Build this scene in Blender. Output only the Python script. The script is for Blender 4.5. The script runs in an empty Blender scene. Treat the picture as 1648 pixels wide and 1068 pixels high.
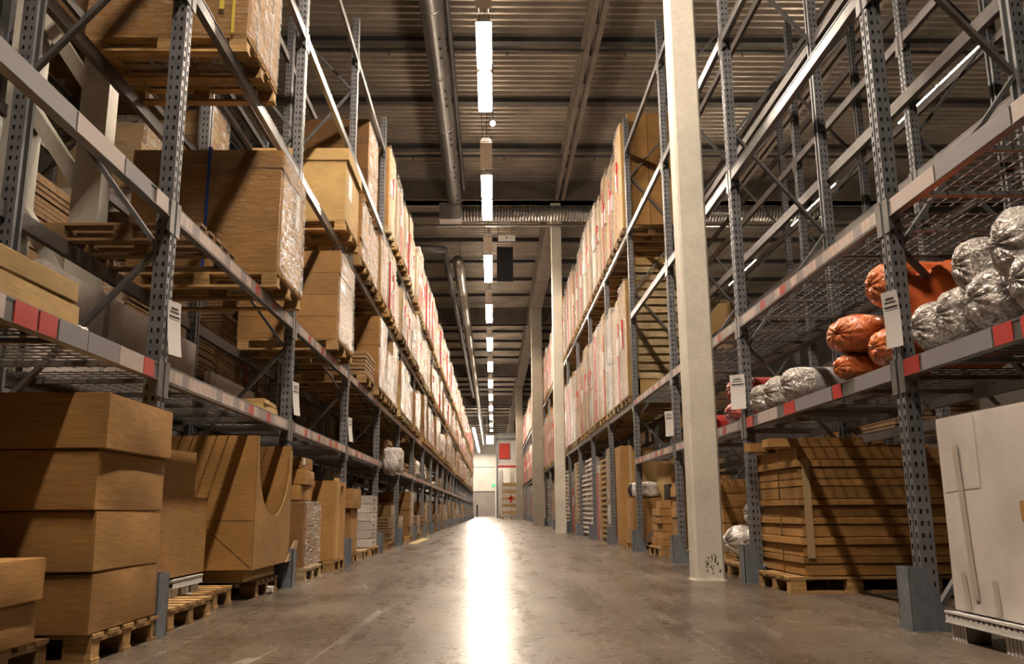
import bpy, bmesh, math, random
from mathutils import Matrix, Vector
PI = math.pi
sc = bpy.context.scene
COL = sc.collection

# ---------------------------------------------------------------- camera, world, exposure
cam_d = bpy.data.cameras.new('camera'); cam = bpy.data.objects.new('camera', cam_d); COL.objects.link(cam)
cam_d.sensor_width = 36.0; cam_d.lens = 36.0 * 1394.0 / 1648.0; cam_d.clip_start = 0.05; cam_d.clip_end = 400
cam.matrix_world = (Matrix.Translation((0, 0, 0.75)) @ Matrix.Rotation(-0.0231, 4, 'Z')
                    @ Matrix.Rotation(PI / 2 + 0.2036, 4, 'X') @ Matrix.Rotation(-0.0075, 4, 'Z'))
sc.camera = cam
w = bpy.data.worlds.new('world'); sc.world = w; w.use_nodes = True
w.node_tree.nodes['Background'].inputs[0].default_value = (1.0, 0.8, 0.6, 1)
w.node_tree.nodes['Background'].inputs[1].default_value = 0.002
sc.view_settings.view_transform = 'Standard'; sc.view_settings.look = 'None'
sc.view_settings.exposure = 1.95; sc.view_settings.gamma = 1.0; sc.view_settings.use_curve_mapping = False
LAMP = 50.0          # emission of the lamp diffusers
LAMP_COL = (1.0, 0.84, 0.66, 1)
try:
    sc.cycles.use_denoising = True
    sc.cycles.use_light_tree = True
    sc.cycles.max_bounces = 8; sc.cycles.diffuse_bounces = 1; sc.cycles.glossy_bounces = 3
    sc.cycles.transparent_max_bounces = 16; sc.cycles.transmission_bounces = 2
    sc.cycles.sample_clamp_indirect = 6.0
    sc.cycles.caustics_reflective = False; sc.cycles.caustics_refractive = False
except Exception:
    pass

CACHE = {}
def cached(key, fn):
    if key not in CACHE: CACHE[key] = fn()
    return CACHE[key]
# ---------------------------------------------------------------- places
XL, XR = -2.16, 2.71          # faces of the racks on each side of the aisle
Y0, BAY = 5.665, 3.64         # first upright seen, bay length
Z1, Z2, Z3, Z4, Z5 = 1.708, 2.81, 4.52, 6.25, 7.98
DEP = 1.15
ROOF = 12.6
WALL_Y = 140.0
def yk(k): return Y0 + BAY * k

# ---------------------------------------------------------------- materials
def M(name, col=(.5, .5, .5), rough=.6, metal=0.0, **kw):
    m = bpy.data.materials.new(name); m.use_nodes = True
    b = m.node_tree.nodes['Principled BSDF']
    b.inputs['Base Color'].default_value = (*col, 1)
    b.inputs['Roughness'].default_value = rough
    b.inputs['Metallic'].default_value = metal
    for k, v in kw.items(): b.inputs[k.replace('_', ' ')].default_value = v
    return m
class NT:
    def __init__(s, m):
        s.t = m.node_tree; s.b = s.t.nodes['Principled BSDF']; s.tc = s.t.nodes.new('ShaderNodeTexCoord')
    def n(s, t, **kw):
        x = s.t.nodes.new(t)
        for k, v in kw.items():
            if k.startswith('i_'): x.inputs[k[2:].replace('_', ' ')].default_value = v
            else: setattr(x, k, v)
        return x
    def l(s, a, b): s.t.links.new(a, b)
    def mapped(s, scale, kind='Object', loc=None):
        mp = s.n('ShaderNodeMapping'); mp.inputs['Scale'].default_value = scale
        s.l(s.tc.outputs[kind], mp.inputs['Vector'])
        if loc is not None: s.l(loc, mp.inputs['Location'])
        return mp.outputs[0]
    def noise(s, scale, vec=None, detail=4, rough=.6, kind='Object'):
        x = s.n('ShaderNodeTexNoise'); x.inputs['Scale'].default_value = scale
        x.inputs['Detail'].default_value = detail; x.inputs['Roughness'].default_value = rough
        s.l(vec if vec is not None else s.tc.outputs[kind], x.inputs['Vector']); return x.outputs[0]
    def ramp(s, fac, stops):
        r = s.n('ShaderNodeValToRGB'); e = r.color_ramp.elements
        while len(e) < len(stops): e.new(.5)
        for i, (p, c) in enumerate(stops):
            e[i].position = p; e[i].color = (*c, 1) if len(c) == 3 else c
        s.l(fac, r.inputs[0]); return r.outputs[0]
    def mix(s, fac, a, b, mode='MIX'):
        x = s.n('ShaderNodeMix', data_type='RGBA', blend_type=mode)
        for sock, v in ((x.inputs[0], fac), (x.inputs[6], a), (x.inputs[7], b)):
            if hasattr(v, 'links'): s.l(v, sock)
            elif isinstance(v, (int, float)): sock.default_value = v
            else: sock.default_value = (*v, 1)
        return x.outputs[2]
    def bump(s, h, strength=.3, dist=.01, prev=None):
        x = s.n('ShaderNodeBump'); x.inputs['Strength'].default_value = strength; x.inputs['Distance'].default_value = dist
        s.l(h, x.inputs['Height'])
        if prev is not None: s.l(prev, x.inputs['Normal'])
        s.l(x.outputs[0], s.b.inputs['Normal']); return x.outputs[0]

def cardboard(name, col, streak=.16):
    m = M(name, col, .82); t = NT(m)
    oi = t.n('ShaderNodeObjectInfo')
    off = t.n('ShaderNodeVectorMath', operation='SCALE'); off.inputs[3].default_value = 7.0
    t.l(oi.outputs['Location'], off.inputs[0])
    v = t.mapped((1, 1, 1), loc=off.outputs[0])
    n1 = t.noise(1.6, v, 4); n2 = t.noise(1, t.mapped((6, 6, 160), loc=off.outputs[0]), 2)
    c1 = t.ramp(n1, [(.3, tuple(x * .78 for x in col)), (.7, tuple(min(1, x * 1.18) for x in col))])
    c2 = t.mix(streak, c1, t.ramp(n2, [(.35, (.15, .1, .06)), (.65, (1, .9, .75))]), 'OVERLAY')
    r = t.n('ShaderNodeMapRange'); t.l(oi.outputs['Random'], r.inputs[0]); r.inputs[3].default_value = .82; r.inputs[4].default_value = 1.15
    vm = t.n('ShaderNodeVectorMath', operation='SCALE'); t.l(c2, vm.inputs[0]); t.l(r.outputs[0], vm.inputs[3])
    t.l(vm.outputs[0], t.b.inputs['Base Color'])
    b = t.bump(n1, .25, .02); t.bump(n2, .1, .002, b)
    return m
MT = {}
MT['card'] = cardboard('cardboard_brown', (.40, .215, .068), .2)
MT['card_dark'] = cardboard('cardboard_dark', (.27, .135, .042))
MT['card_light'] = cardboard('cardboard_light', (.48, .32, .13))
MT['card_grey'] = cardboard('cardboard_greyish', (.37, .25, .13))
MT['white_card'] = cardboard('cardboard_white', (.60, .54, .50), .03)
MT['seam'] = M('carton_seam', (.10, .05, .02), .9)
MT['hollow'] = M('post_hollow_shade', (.012, .012, .012), .9)  # black stands in for the shade inside the posts
MT['paper'] = M('paper_white', (.72, .68, .66), .6)
MT['ink'] = M('print_black', (.03, .03, .03), .6)
MT['tape'] = M('brown_tape', (.46, .32, .18), .3)
MT['tape_grey'] = M('beige_tape', (.47, .40, .34), .35)
MT['red'] = M('red_plastic_strap', (.55, .015, .01), .35)
MT['orange'] = M('orange_fabric', (.70, .13, .02), .7)
MT['redcloth'] = M('red_fabric', (.62, .05, .04), .7)
MT['greycloth'] = M('grey_fabric', (.33, .31, .31), .6)
MT['blue'] = M('blue_strap', (.02, .06, .28), .4)
MT['black'] = M('black_plastic', (.025, .025, .028), .35)
MT['yellow'] = M('yellow_film', (.65, .50, .08), .35)
MT['whiteplastic'] = M('white_plastic', (.62, .60, .58), .4)
def wood(name, col):
    m = M(name, col, .75); t = NT(m)
    oi = t.n('ShaderNodeObjectInfo')
    n = t.noise(1, t.mapped((3, 40, 40), loc=oi.outputs['Location']), 4)
    n2 = t.noise(3, t.mapped((1, 1, 1), loc=oi.outputs['Location']), 3)
    c = t.ramp(n, [(.3, tuple(x * .55 for x in col)), (.7, tuple(min(1, x * 1.25) for x in col))])
    c = t.mix(.5, c, t.ramp(n2, [(.35, (.35, .3, .25)), (.65, (1, 1, 1))]), 'MULTIPLY')
    r = t.n('ShaderNodeMapRange'); t.l(oi.outputs['Random'], r.inputs[0]); r.inputs[3].default_value = .75; r.inputs[4].default_value = 1.2
    vm = t.n('ShaderNodeVectorMath', operation='SCALE'); t.l(c, vm.inputs[0]); t.l(r.outputs[0], vm.inputs[3])
    t.l(vm.outputs[0], t.b.inputs['Base Color']); t.bump(n, .3, .004)
    return m
MT['wood'] = wood('pallet_wood', (.55, .33, .13))
MT['wood_dark'] = wood('old_pallet_wood', (.34, .20, .09))
MT['wood_pale'] = wood('pale_crate_wood', (.62, .46, .26))
def metal(name, col, rough, met, n_s=8, amp=.25):
    m = M(name, col, rough, met); t = NT(m)
    n = t.noise(n_s, None, 5); n3 = t.noise(n_s * 6, None, 3)
    t.l(t.ramp(n, [(.3, tuple(x * (1 - amp) for x in col)), (.7, tuple(min(1, x * (1 + amp)) for x in col))]), t.b.inputs['Base Color'])
    r = t.n('ShaderNodeMapRange'); t.l(n3, r.inputs[0]); r.inputs[3].default_value = rough * .75; r.inputs[4].default_value = rough * 1.3
    t.l(r.outputs[0], t.b.inputs['Roughness'])
    return m
MT['post'] = metal('galvanised_post', (.20, .20, .215), .42, .35)
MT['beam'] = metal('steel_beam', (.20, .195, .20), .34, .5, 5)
MT['beam_dark'] = metal('dark_steel_beam', (.115, .10, .095), .45, .4, 5)  # darker steel for rear and back-row beams
MT['brace'] = metal('steel_brace', (.13, .13, .135), .45, .3)
MT['guard'] = metal('blue_grey_guard', (.17, .185, .215), .55, .1, 14)
MT['mesh'] = metal('deck_wire', (.22, .21, .21), .4, .5)
MT['duct'] = metal('galvanised_duct', (.40, .38, .36), .32, .8, 3)
MT['dark_steel'] = metal('dark_steel', (.10, .09, .085), .5, .3, 3)
MT['roofbeam'] = metal('painted_roof_beam', (.20, .16, .125), .6, .1, 2)
def concrete(name, col, rough=.7, s=1.5):
    m = M(name, col, rough); t = NT(m)
    n = t.noise(s, None, 6); n2 = t.noise(s * 14, None, 3)
    c = t.ramp(n, [(.3, tuple(x * .82 for x in col)), (.7, tuple(min(1, x * 1.1) for x in col))])
    c = t.mix(.15, c, t.ramp(n2, [(.4, (.5, .5, .5)), (.6, (1, 1, 1))]), 'MULTIPLY')
    t.l(c, t.b.inputs['Base Color']); t.bump(n2, .12, .005); return m
MT['column'] = concrete('painted_concrete_column', (.80, .74, .64), .5)
MT['col_grey'] = concrete('grey_concrete_column', (.36, .31, .25), .7)
MT['wallp'] = concrete('wall_panel_white', (.82, .78, .72), .6, .4)
MT['wallg'] = concrete('wall_lower_grey', (.40, .36, .33), .6, .4)
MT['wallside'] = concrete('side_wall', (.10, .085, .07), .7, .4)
MT['smudge'] = M('black_smudge', (.16, .13, .10), .8)

# roof deck
m = metal('trapezoidal_roof_sheet', (.52, .45, .37), .36, .5, .7, .3); MT['roof'] = m
# floor
m = M('polished_concrete_floor', (.3, .26, .22), .3); t = NT(m); MT['floor'] = m
n1 = t.noise(.55, None, 6, .65); n2 = t.noise(1, t.mapped((3.2, .45, 1)), 3, .6); n3 = t.noise(9, None, 5, .7)
c = t.ramp(n1, [(.34, (.055, .040, .029)), (.68, (.175, .138, .106))])
c = t.mix(.42, c, t.ramp(n2, [(.2, (.36, .34, .32)), (.8, (.80, .80, .80))]), 'OVERLAY')
c = t.mix(.12, c, t.ramp(n3, [(.35, (.55, .55, .55)), (.65, (1, 1, 1))]), 'MULTIPLY')
sx = t.n('ShaderNodeSeparateXYZ'); t.l(t.tc.outputs['Object'], sx.inputs[0])
def joint(sock, off, per, wdt):
    a = t.n('ShaderNodeMath', operation='ADD'); t.l(sock, a.inputs[0]); a.inputs[1].default_value = off
    b = t.n('ShaderNodeMath', operation='PINGPONG'); t.l(a.outputs[0], b.inputs[0]); b.inputs[1].default_value = per / 2
    d = t.n('ShaderNodeMath', operation='LESS_THAN'); t.l(b.outputs[0], d.inputs[0]); d.inputs[1].default_value = wdt
    return d.outputs[0]
c = t.mix(joint(sx.outputs[1], -5.58, 4.0, .007), c, (.02, .015, .012))
mpr = t.n('ShaderNodeMapping'); mpr.inputs['Rotation'].default_value = (0, 0, .22); mpr.inputs['Scale'].default_value = (2.2, .07, 1); t.l(t.tc.outputs['Object'], mpr.inputs[0])
ns = t.noise(1, mpr.outputs[0], 1, .5)
sb = t.n('ShaderNodeMath', operation='SUBTRACT'); t.l(ns, sb.inputs[0]); sb.inputs[1].default_value = .5
ab = t.n('ShaderNodeMath', operation='ABSOLUTE'); t.l(sb.outputs[0], ab.inputs[0])
scr = t.n('ShaderNodeMath', operation='LESS_THAN'); t.l(ab.outputs[0], scr.inputs[0]); scr.inputs[1].default_value = .0022
sm = t.n('ShaderNodeMath', operation='MULTIPLY'); t.l(scr.outputs[0], sm.inputs[0]); t.l(t.ramp(n1, [(.40, (0, 0, 0)), (.60, (.5, .5, .5))]), sm.inputs[1])
c = t.mix(sm.outputs[0], c, (.55, .5, .45))
t.l(c, t.b.inputs['Base Color'])
r = t.ramp(t.mix(.5, n2, n3), [(.3, (.17, .17, .17)), (.7, (.42, .42, .42))]); t.l(r, t.b.inputs['Roughness'])
t.b.inputs['Coat Weight'].default_value = .0; t.b.inputs['Coat Roughness'].default_value = .3
t.bump(n3, .02, .002); t.b.inputs['Specular IOR Level'].default_value = .3

# beam label strip: coloured paper labels side by side
m = M('label_strip_paper', (.5, .45, .42), .5); t = NT(m); MT['labels'] = m
v = t.n('ShaderNodeTexWhiteNoise', noise_dimensions='1D'); sx = t.n('ShaderNodeSeparateXYZ'); t.l(t.tc.outputs['Object'], sx.inputs[0])
oi = t.n('ShaderNodeObjectInfo'); ly = t.n('ShaderNodeSeparateXYZ'); t.l(oi.outputs['Location'], ly.inputs[0])
ad = t.n('ShaderNodeMath', operation='ADD'); t.l(sx.outputs[1], ad.inputs[0]); t.l(ly.outputs[1], ad.inputs[1])
ad2 = t.n('ShaderNodeMath', operation='MULTIPLY'); t.l(ad.outputs[0], ad2.inputs[0]); ad2.inputs[1].default_value = 6.5
fl = t.n('ShaderNodeMath', operation='FLOOR'); t.l(ad2.outputs[0], fl.inputs[0]); t.l(fl.outputs[0], v.inputs['W'])
c = t.ramp(v.outputs['Value'], [(0, (.62, .50, .45)), (.22, (.36, .31, .32)), (.42, (.66, .50, .44)), (.60, (.48, .35, .33)), (.74, (.55, .10, .08)), (.82, (.58, .50, .46)), (.96, (.56, .38, .12))])
t.t.nodes[-1]; 
for nd in t.t.nodes:
    if nd.type == 'VALTORGB' and len(nd.color_ramp.elements) == 7: nd.color_ramp.interpolation = 'CONSTANT'
n = t.noise(1, t.mapped((1, 30, 8)), 4); c = t.mix(.5, c, t.ramp(n, [(.35, (.4, .36, .34)), (.6, (1, 1, 1))]), 'MULTIPLY')
t.l(c, t.b.inputs['Base Color'])
MT['label_white'] = M('label_paper_pinkish', (.52, .43, .40), .5)
MT['label_grey'] = M('label_paper_greyish', (.24, .22, .24), .5)
MT['label_red'] = M('label_paper_red', (.50, .035, .03), .45)

# stretch film: thin wrinkled clear film
def film(name, tint, base, dens, scale=(1, 1, 1)):
    m = bpy.data.materials.new(name); m.use_nodes = True; nt = m.node_tree
    for nd in list(nt.nodes): nt.nodes.remove(nd)
    N = lambda s: nt.nodes.new(s)
    out = N('ShaderNodeOutputMaterial'); tr = N('ShaderNodeBsdfTransparent'); pb = N('ShaderNodeBsdfPrincipled'); mx = N('ShaderNodeMixShader')
    pb.inputs['Base Color'].default_value = (*base, 1); pb.inputs['Roughness'].default_value = .16; pb.inputs['Specular IOR Level'].default_value = .9
    tr.inputs[0].default_value = (*tint, 1)
    tc = N('ShaderNodeTexCoord'); oi = N('ShaderNodeObjectInfo'); mp = N('ShaderNodeMapping'); mp.inputs['Scale'].default_value = scale
    nt.links.new(tc.outputs['Object'], mp.inputs[0]); nt.links.new(oi.outputs['Location'], mp.inputs['Location'])
    n1 = N('ShaderNodeTexNoise'); n1.inputs['Scale'].default_value = 7; n1.inputs['Detail'].default_value = 5; n1.inputs['Distortion'].default_value = 1.6
    nt.links.new(mp.outputs[0], n1.inputs['Vector'])
    wv = N('ShaderNodeTexWave'); wv.inputs['Scale'].default_value = 3; wv.inputs['Distortion'].default_value = 14; wv.inputs['Detail'].default_value = 3
    wv.wave_type = 'BANDS'; wv.bands_direction = 'Z'; nt.links.new(mp.outputs[0], wv.inputs['Vector'])
    b1 = N('ShaderNodeBump'); b1.inputs['Strength'].default_value = 1.0; b1.inputs['Distance'].default_value = .05; nt.links.new(n1.outputs[0], b1.inputs['Height'])
    b2 = N('ShaderNodeBump'); b2.inputs['Strength'].default_value = .7; b2.inputs['Distance'].default_value = .02
    nt.links.new(wv.outputs[1], b2.inputs['Height']); nt.links.new(b1.outputs[0], b2.inputs['Normal']); nt.links.new(b2.outputs[0], pb.inputs['Normal'])
    lw = N('ShaderNodeLayerWeight'); lw.inputs[0].default_value = .35
    rp = N('ShaderNodeValToRGB'); rp.color_ramp.elements[0].position = .42; rp.color_ramp.elements[1].position = .68
    rp.color_ramp.elements[0].color = (dens, dens, dens, 1); rp.color_ramp.elements[1].color = (min(1, dens * 2.6), ) * 3 + (1,)
    nt.links.new(n1.outputs[0], rp.inputs[0])
    a = N('ShaderNodeMath'); a.operation = 'MULTIPLY_ADD'; nt.links.new(lw.outputs['Facing'], a.inputs[0]); a.inputs[1].default_value = 2.3; a.inputs[2].default_value = .10
    sr = N('ShaderNodeValToRGB'); sr.color_ramp.elements[0].position = .0; sr.color_ramp.elements[1].position = .022
    sr.color_ramp.elements[0].color = (.5, .5, .5, 1); sr.color_ramp.elements[1].color = (0, 0, 0, 1)
    n4 = N('ShaderNodeTexNoise'); n4.inputs['Scale'].default_value = 2.6; n4.inputs['Detail'].default_value = 6; n4.inputs['Roughness'].default_value = .6; n4.inputs['Distortion'].default_value = .6
    mp2 = N('ShaderNodeMapping'); mp2.inputs['Rotation'].default_value = (.5, .35, .3); mp2.inputs['Scale'].default_value = (1, 1, 3.5); nt.links.new(mp.outputs[0], mp2.inputs[0]); nt.links.new(mp2.outputs[0], n4.inputs['Vector'])
    sb = N('ShaderNodeMath'); sb.operation = 'SUBTRACT'; nt.links.new(n4.outputs[0], sb.inputs[0]); sb.inputs[1].default_value = .5
    ab = N('ShaderNodeMath'); ab.operation = 'ABSOLUTE'; nt.links.new(sb.outputs[0], ab.inputs[0]); nt.links.new(ab.outputs[0], sr.inputs[0])
    ad = N('ShaderNodeMath'); ad.operation = 'ADD'; nt.links.new(rp.outputs[0], ad.inputs[0]); nt.links.new(sr.outputs[0], ad.inputs[1])
    a2 = N('ShaderNodeMath'); a2.operation = 'MULTIPLY'; a2.use_clamp = True; nt.links.new(ad.outputs[0], a2.inputs[0]); nt.links.new(a.outputs[0], a2.inputs[1])  # glare put into the opacity: whiter along streaks and edge-on
    nt.links.new(a2.outputs[0], mx.inputs[0]); nt.links.new(tr.outputs[0], mx.inputs[1]); nt.links.new(pb.outputs[0], mx.inputs[2]); nt.links.new(mx.outputs[0], out.inputs[0])
    return m
MT['film'] = film('stretch_film', (.95, .93, .9), (.80, .75, .70), .10, (1, 1, 2.2))
MT['film_thick'] = film('milky_film', (.9, .88, .85), (.78, .73, .68), .38, (1, 1, .8))
# crumpled plastic
def plastic(name, col, rough=.18, metal=.0, sc_=14):
    m = M(name, col, rough, metal); t = NT(m)
    oi = t.n('ShaderNodeObjectInfo')
    x = t.n('ShaderNodeTexNoise'); x.inputs['Scale'].default_value = sc_; x.inputs['Detail'].default_value = 5; x.inputs['Distortion'].default_value = 2.2
    t.l(t.mapped((1, 1, 1), loc=oi.outputs['Location']), x.inputs['Vector'])
    t.l(t.ramp(x.outputs[0], [(.35, tuple(v * .72 for v in col)), (.65, tuple(min(1, v * 1.3) for v in col))]), t.b.inputs['Base Color'])
    t.bump(x.outputs[0], .9, .035); t.b.inputs['Specular IOR Level'].default_value = .9; return m
MT['plastic_grey'] = plastic('clear_film_over_grey', (.62, .57, .54), .16, .45, 20)
MT['plastic_orange'] = plastic('clear_film_over_orange', (.68, .17, .045), .16, 0, 9)
MT['plastic_red'] = plastic('clear_film_over_red', (.62, .12, .10), .2)
MT['plastic_white'] = plastic('milky_crumpled_film', (.66, .60, .56), .22)
MT['silver'] = plastic('silver_roll_film', (.60, .55, .52), .2, .15, 6)
MT['lampglow'] = bpy.data.materials.new('lamp_diffuser'); m = MT['lampglow']; m.use_nodes = True
b = m.node_tree.nodes['Principled BSDF']; b.inputs['Base Color'].default_value = (.8, .8, .8, 1)
b.inputs['Emission Color'].default_value = LAMP_COL; b.inputs['Emission Strength'].default_value = LAMP
m = M('added_uplight_glow', (.8, .8, .8), .5); MT['lampup'] = m  # glow of the strip added over the lamps to lighten the roof
m.node_tree.nodes['Principled BSDF'].inputs['Emission Color'].default_value = LAMP_COL; m.node_tree.nodes['Principled BSDF'].inputs['Emission Strength'].default_value = 10
MT['lampoff'] = M('lamp_diffuser_off', (.6, .55, .48), .4)
MT['bluelight'] = M('green_exit_sign', (.02, .22, .10), .4)
m = MT['bluelight']; m.node_tree.nodes['Principled BSDF'].inputs['Emission Color'].default_value = (.05, .5, .2, 1); m.node_tree.nodes['Principled BSDF'].inputs['Emission Strength'].default_value = .5
m = M('lit_sign_panel', (.8, .8, .8), .5); MT['signglow'] = m
m.node_tree.nodes['Principled BSDF'].inputs['Emission Color'].default_value = (1, .9, .75, 1); m.node_tree.nodes['Principled BSDF'].inputs['Emission Strength'].default_value = 3.0

# ---------------------------------------------------------------- mesh helper
class MB:
    def __init__(s): s.v = []; s.f = []; s.m = []
    def box(s, x0, x1, y0, y1, z0, z1, mi=0):
        if x0 > x1: x0, x1 = x1, x0
        if y0 > y1: y0, y1 = y1, y0
        o = len(s.v)
        s.v += [(x0, y0, z0), (x1, y0, z0), (x1, y1, z0), (x0, y1, z0), (x0, y0, z1), (x1, y0, z1), (x1, y1, z1), (x0, y1, z1)]
        for q in ((0, 3, 2, 1), (4, 5, 6, 7), (0, 1, 5, 4), (1, 2, 6, 5), (2, 3, 7, 6), (3, 0, 4, 7)):
            s.f.append(tuple(o + i for i in q)); s.m.append(mi)
        return s
    def quad(s, *p, mi=0):
        o = len(s.v); s.v += [tuple(q) for q in p]; s.f.append(tuple(range(o, o + len(p)))); s.m.append(mi); return s
    def bar(s, p, q, w_, h_, mi=0, up=(0, 0, 1)):
        p, q = Vector(p), Vector(q); d = (q - p).normalized(); u = Vector(up)
        a = d.cross(u)
        if a.length < 1e-4: a = d.cross(Vector((1, 0, 0)))
        a.normalize(); b = a.cross(d); a *= w_ / 2; b *= h_ / 2; o = len(s.v)
        for e in (p, q):
            for sa, sb in ((-1, -1), (1, -1), (1, 1), (-1, 1)): s.v.append(tuple(e + a * sa + b * sb))
        for f in ((0, 1, 2, 3), (7, 6, 5, 4), (0, 4, 5, 1), (1, 5, 6, 2), (2, 6, 7, 3), (3, 7, 4, 0)):
            s.f.append(tuple(o + i for i in f)); s.m.append(mi)
        return s
    def tube(s, p, q, r, n=12, mi=0, r2=None, cap=True):
        p, q = Vector(p), Vector(q); d = (q - p).normalized(); a = d.cross(Vector((0, 0, 1)))
        if a.length < 1e-4: a = Vector((1, 0, 0))
        a.normalize(); b = a.cross(d); o = len(s.v); r2 = r if r2 is None else r2
        for e, rr in ((p, r), (q, r2)):
            for i in range(n): s.v.append(tuple(e + (a * math.cos(2 * PI * i / n) + b * math.sin(2 * PI * i / n)) * rr))
        for i in range(n): s.f.append((o + i, o + (i + 1) % n, o + n + (i + 1) % n, o + n + i)); s.m.append(mi)
        if cap:
            s.f.append(tuple(o + i for i in reversed(range(n)))); s.m.append(mi)
            s.f.append(tuple(o + n + i for i in range(n))); s.m.append(mi)
        return s
    def prism(s, pts, axis, a0, a1, mi=0):
        """extrude a 2D outline along axis; pts are the other two coordinates in xyz order"""
        o = len(s.v); n = len(pts)
        for a in (a0, a1):
            for p in pts:
                c = list(p); c.insert(axis, a); s.v.append(tuple(c))
        for i in range(n): s.f.append((o + i, o + (i + 1) % n, o + n + (i + 1) % n, o + n + i)); s.m.append(mi)
        s.f.append(tuple(o + i for i in reversed(range(n)))); s.m.append(mi)
        s.f.append(tuple(o + n + i for i in range(n))); s.m.append(mi)
        return s
    def mesh(s, name, mats, smooth=False, fix=True):
        me = bpy.data.meshes.new(name); me.from_pydata(s.v, [], s.f)
        for mm in (mats if isinstance(mats, (list, tuple)) else [mats]): me.materials.append(MT[mm] if isinstance(mm, str) else mm)
        me.polygons.foreach_set('material_index', s.m)
        if fix:
            bm = bmesh.new(); bm.from_mesh(me); bmesh.ops.recalc_face_normals(bm, faces=bm.faces); bm.to_mesh(me); bm.free()
        if smooth: me.polygons.foreach_set('use_smooth', [True] * len(me.polygons))
        me.update(); return me
def link(name, me, parent=None, loc=(0, 0, 0), rotz=0, rot=None):
    o = bpy.data.objects.new(name, me); COL.objects.link(o); o.location = loc
    o.rotation_euler = rot if rot else (0, 0, rotz)
    if parent: o.parent = parent
    return o
def tag(o, label, cat, group=None, kind=None):
    o['label'] = label; o['category'] = cat
    if group: o['group'] = group
    if kind: o['kind'] = kind
    return o
def thing(name, label, cat, loc=(0, 0, 0), rotz=0, group=None):
    o = bpy.data.objects.new(name, None); o.empty_display_size = .1; COL.objects.link(o)
    o.location = loc; o.rotation_euler = (0, 0, rotz); return tag(o, label, cat, group)
def copy_tree(o, parent=None):
    c = o.copy(); COL.objects.link(c); c.parent = parent
    for ch in list(o.children): copy_tree(ch, c)
    return c
def struct(name, me, label=None, cat=None):
    o = link(name, me); o['kind'] = 'structure'
    if label: o['label'] = label; o['category'] = cat or name.split('_')[0]
    return o
ORD = ['first', 'second', 'third', 'fourth', 'fifth', 'sixth', 'seventh', 'eighth', 'ninth', 'tenth', 'eleventh', 'twelfth', 'thirteenth',
       'fourteenth', 'fifteenth', 'sixteenth', 'seventeenth', 'eighteenth', 'nineteenth', 'twentieth', 'twenty-first', 'twenty-second', 'twenty-third', 'twenty-fourth', 'twenty-fifth', 'twenty-sixth']

# ---------------------------------------------------------------- setting
XW0, XW1 = -14.0, 19.0
YB = -14.0
struct('floor', MB().box(XW0, XW1, YB, WALL_Y, -.2, 0).mesh('floor', 'floor'), 'polished grey-brown concrete warehouse floor running down the aisle', 'floor')
mb = MB(); y = YB; zt = ROOF; prof = []
while y < WALL_Y:
    prof += [(y, zt), (y + .08, zt), (y + .11, zt + .15), (y + .25, zt + .15), (y + .28, zt)]; y += .28
for i in range(len(prof) - 1):
    a, b = prof[i], prof[i + 1]
    if abs(a[0] - b[0]) < 1e-6: continue
    mb.quad((XW0, a[0], a[1]), (XW1, a[0], a[1]), (XW1, b[0], b[1]), (XW0, b[0], b[1]))
struct('ceiling', mb.mesh('ceiling', 'roof', fix=False), 'ribbed metal roof decking above the aisle', 'ceiling')
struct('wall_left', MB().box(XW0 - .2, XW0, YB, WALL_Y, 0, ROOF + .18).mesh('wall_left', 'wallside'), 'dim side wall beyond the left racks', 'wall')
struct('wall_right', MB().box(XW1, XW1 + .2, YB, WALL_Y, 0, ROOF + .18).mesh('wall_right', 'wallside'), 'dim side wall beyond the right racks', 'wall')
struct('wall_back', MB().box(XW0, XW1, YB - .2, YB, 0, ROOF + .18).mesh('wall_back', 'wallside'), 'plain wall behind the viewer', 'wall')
struct('wall_far', MB().box(XW0, XW1, WALL_Y, WALL_Y + .2, 0, ROOF + .18).mesh('wall_far', 'wallp'), 'pale panelled wall at the far end of the aisle', 'wall')
struct('trim_1', MB().box(XW0, .4, WALL_Y - .08, WALL_Y, 0, 3.7).mesh('trim', 'wallg'), 'grey lower band of the far wall', 'trim')
struct('trim_2', MB().box(XW0, .4, WALL_Y - .12, WALL_Y, 3.7, 3.85).box(XW0, .4, WALL_Y - .06, WALL_Y, 7.6, 7.68).mesh('trim', 'dark_steel'), 'thin dark joint rails across the far wall', 'trim')

def roof_beam(y, z, h, wd, mat, label, group=None):
    mb = MB().box(XW0, XW1, y - wd / 2, y + wd / 2, z, z + h).box(XW0, XW1, y - wd / 2 - .06, y + wd / 2 + .06, z, z + .03)
    o = link('roof_beam', mb.mesh('roof_beam', mat)); return tag(o, label, 'beam', group)
for i in range(44):
    y = -9.8 + 3.33 * i
    if y > WALL_Y - 1: break
    if min(abs(y - q) for q in (30, 50, 70, 90, 110)) < .5: continue
    o = link('purlin', MB().box(XW0, XW1, y - .05, y + .05, ROOF - .16, ROOF - .005).box(XW0, XW1, y - .11, y + .11, ROOF - .17, ROOF - .15).mesh('purlin', 'dark_steel'))
    tag(o, 'dark steel purlin crossing under the ribbed roof', 'purlin', 'purlins under the roof')
for i, (y, z, h, wd) in enumerate([(30.0, 11.75, .75, .5), (50.0, 11.5, 1.0, .5), (70, 11.5, 1.0, .5), (90, 11.5, 1.0, .5), (110, 11.5, 1.0, .5)]):
    roof_beam(y, z, h, wd, 'roofbeam', 'beige cross beam under the roof, %s from the camera' % ORD[i])

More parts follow.
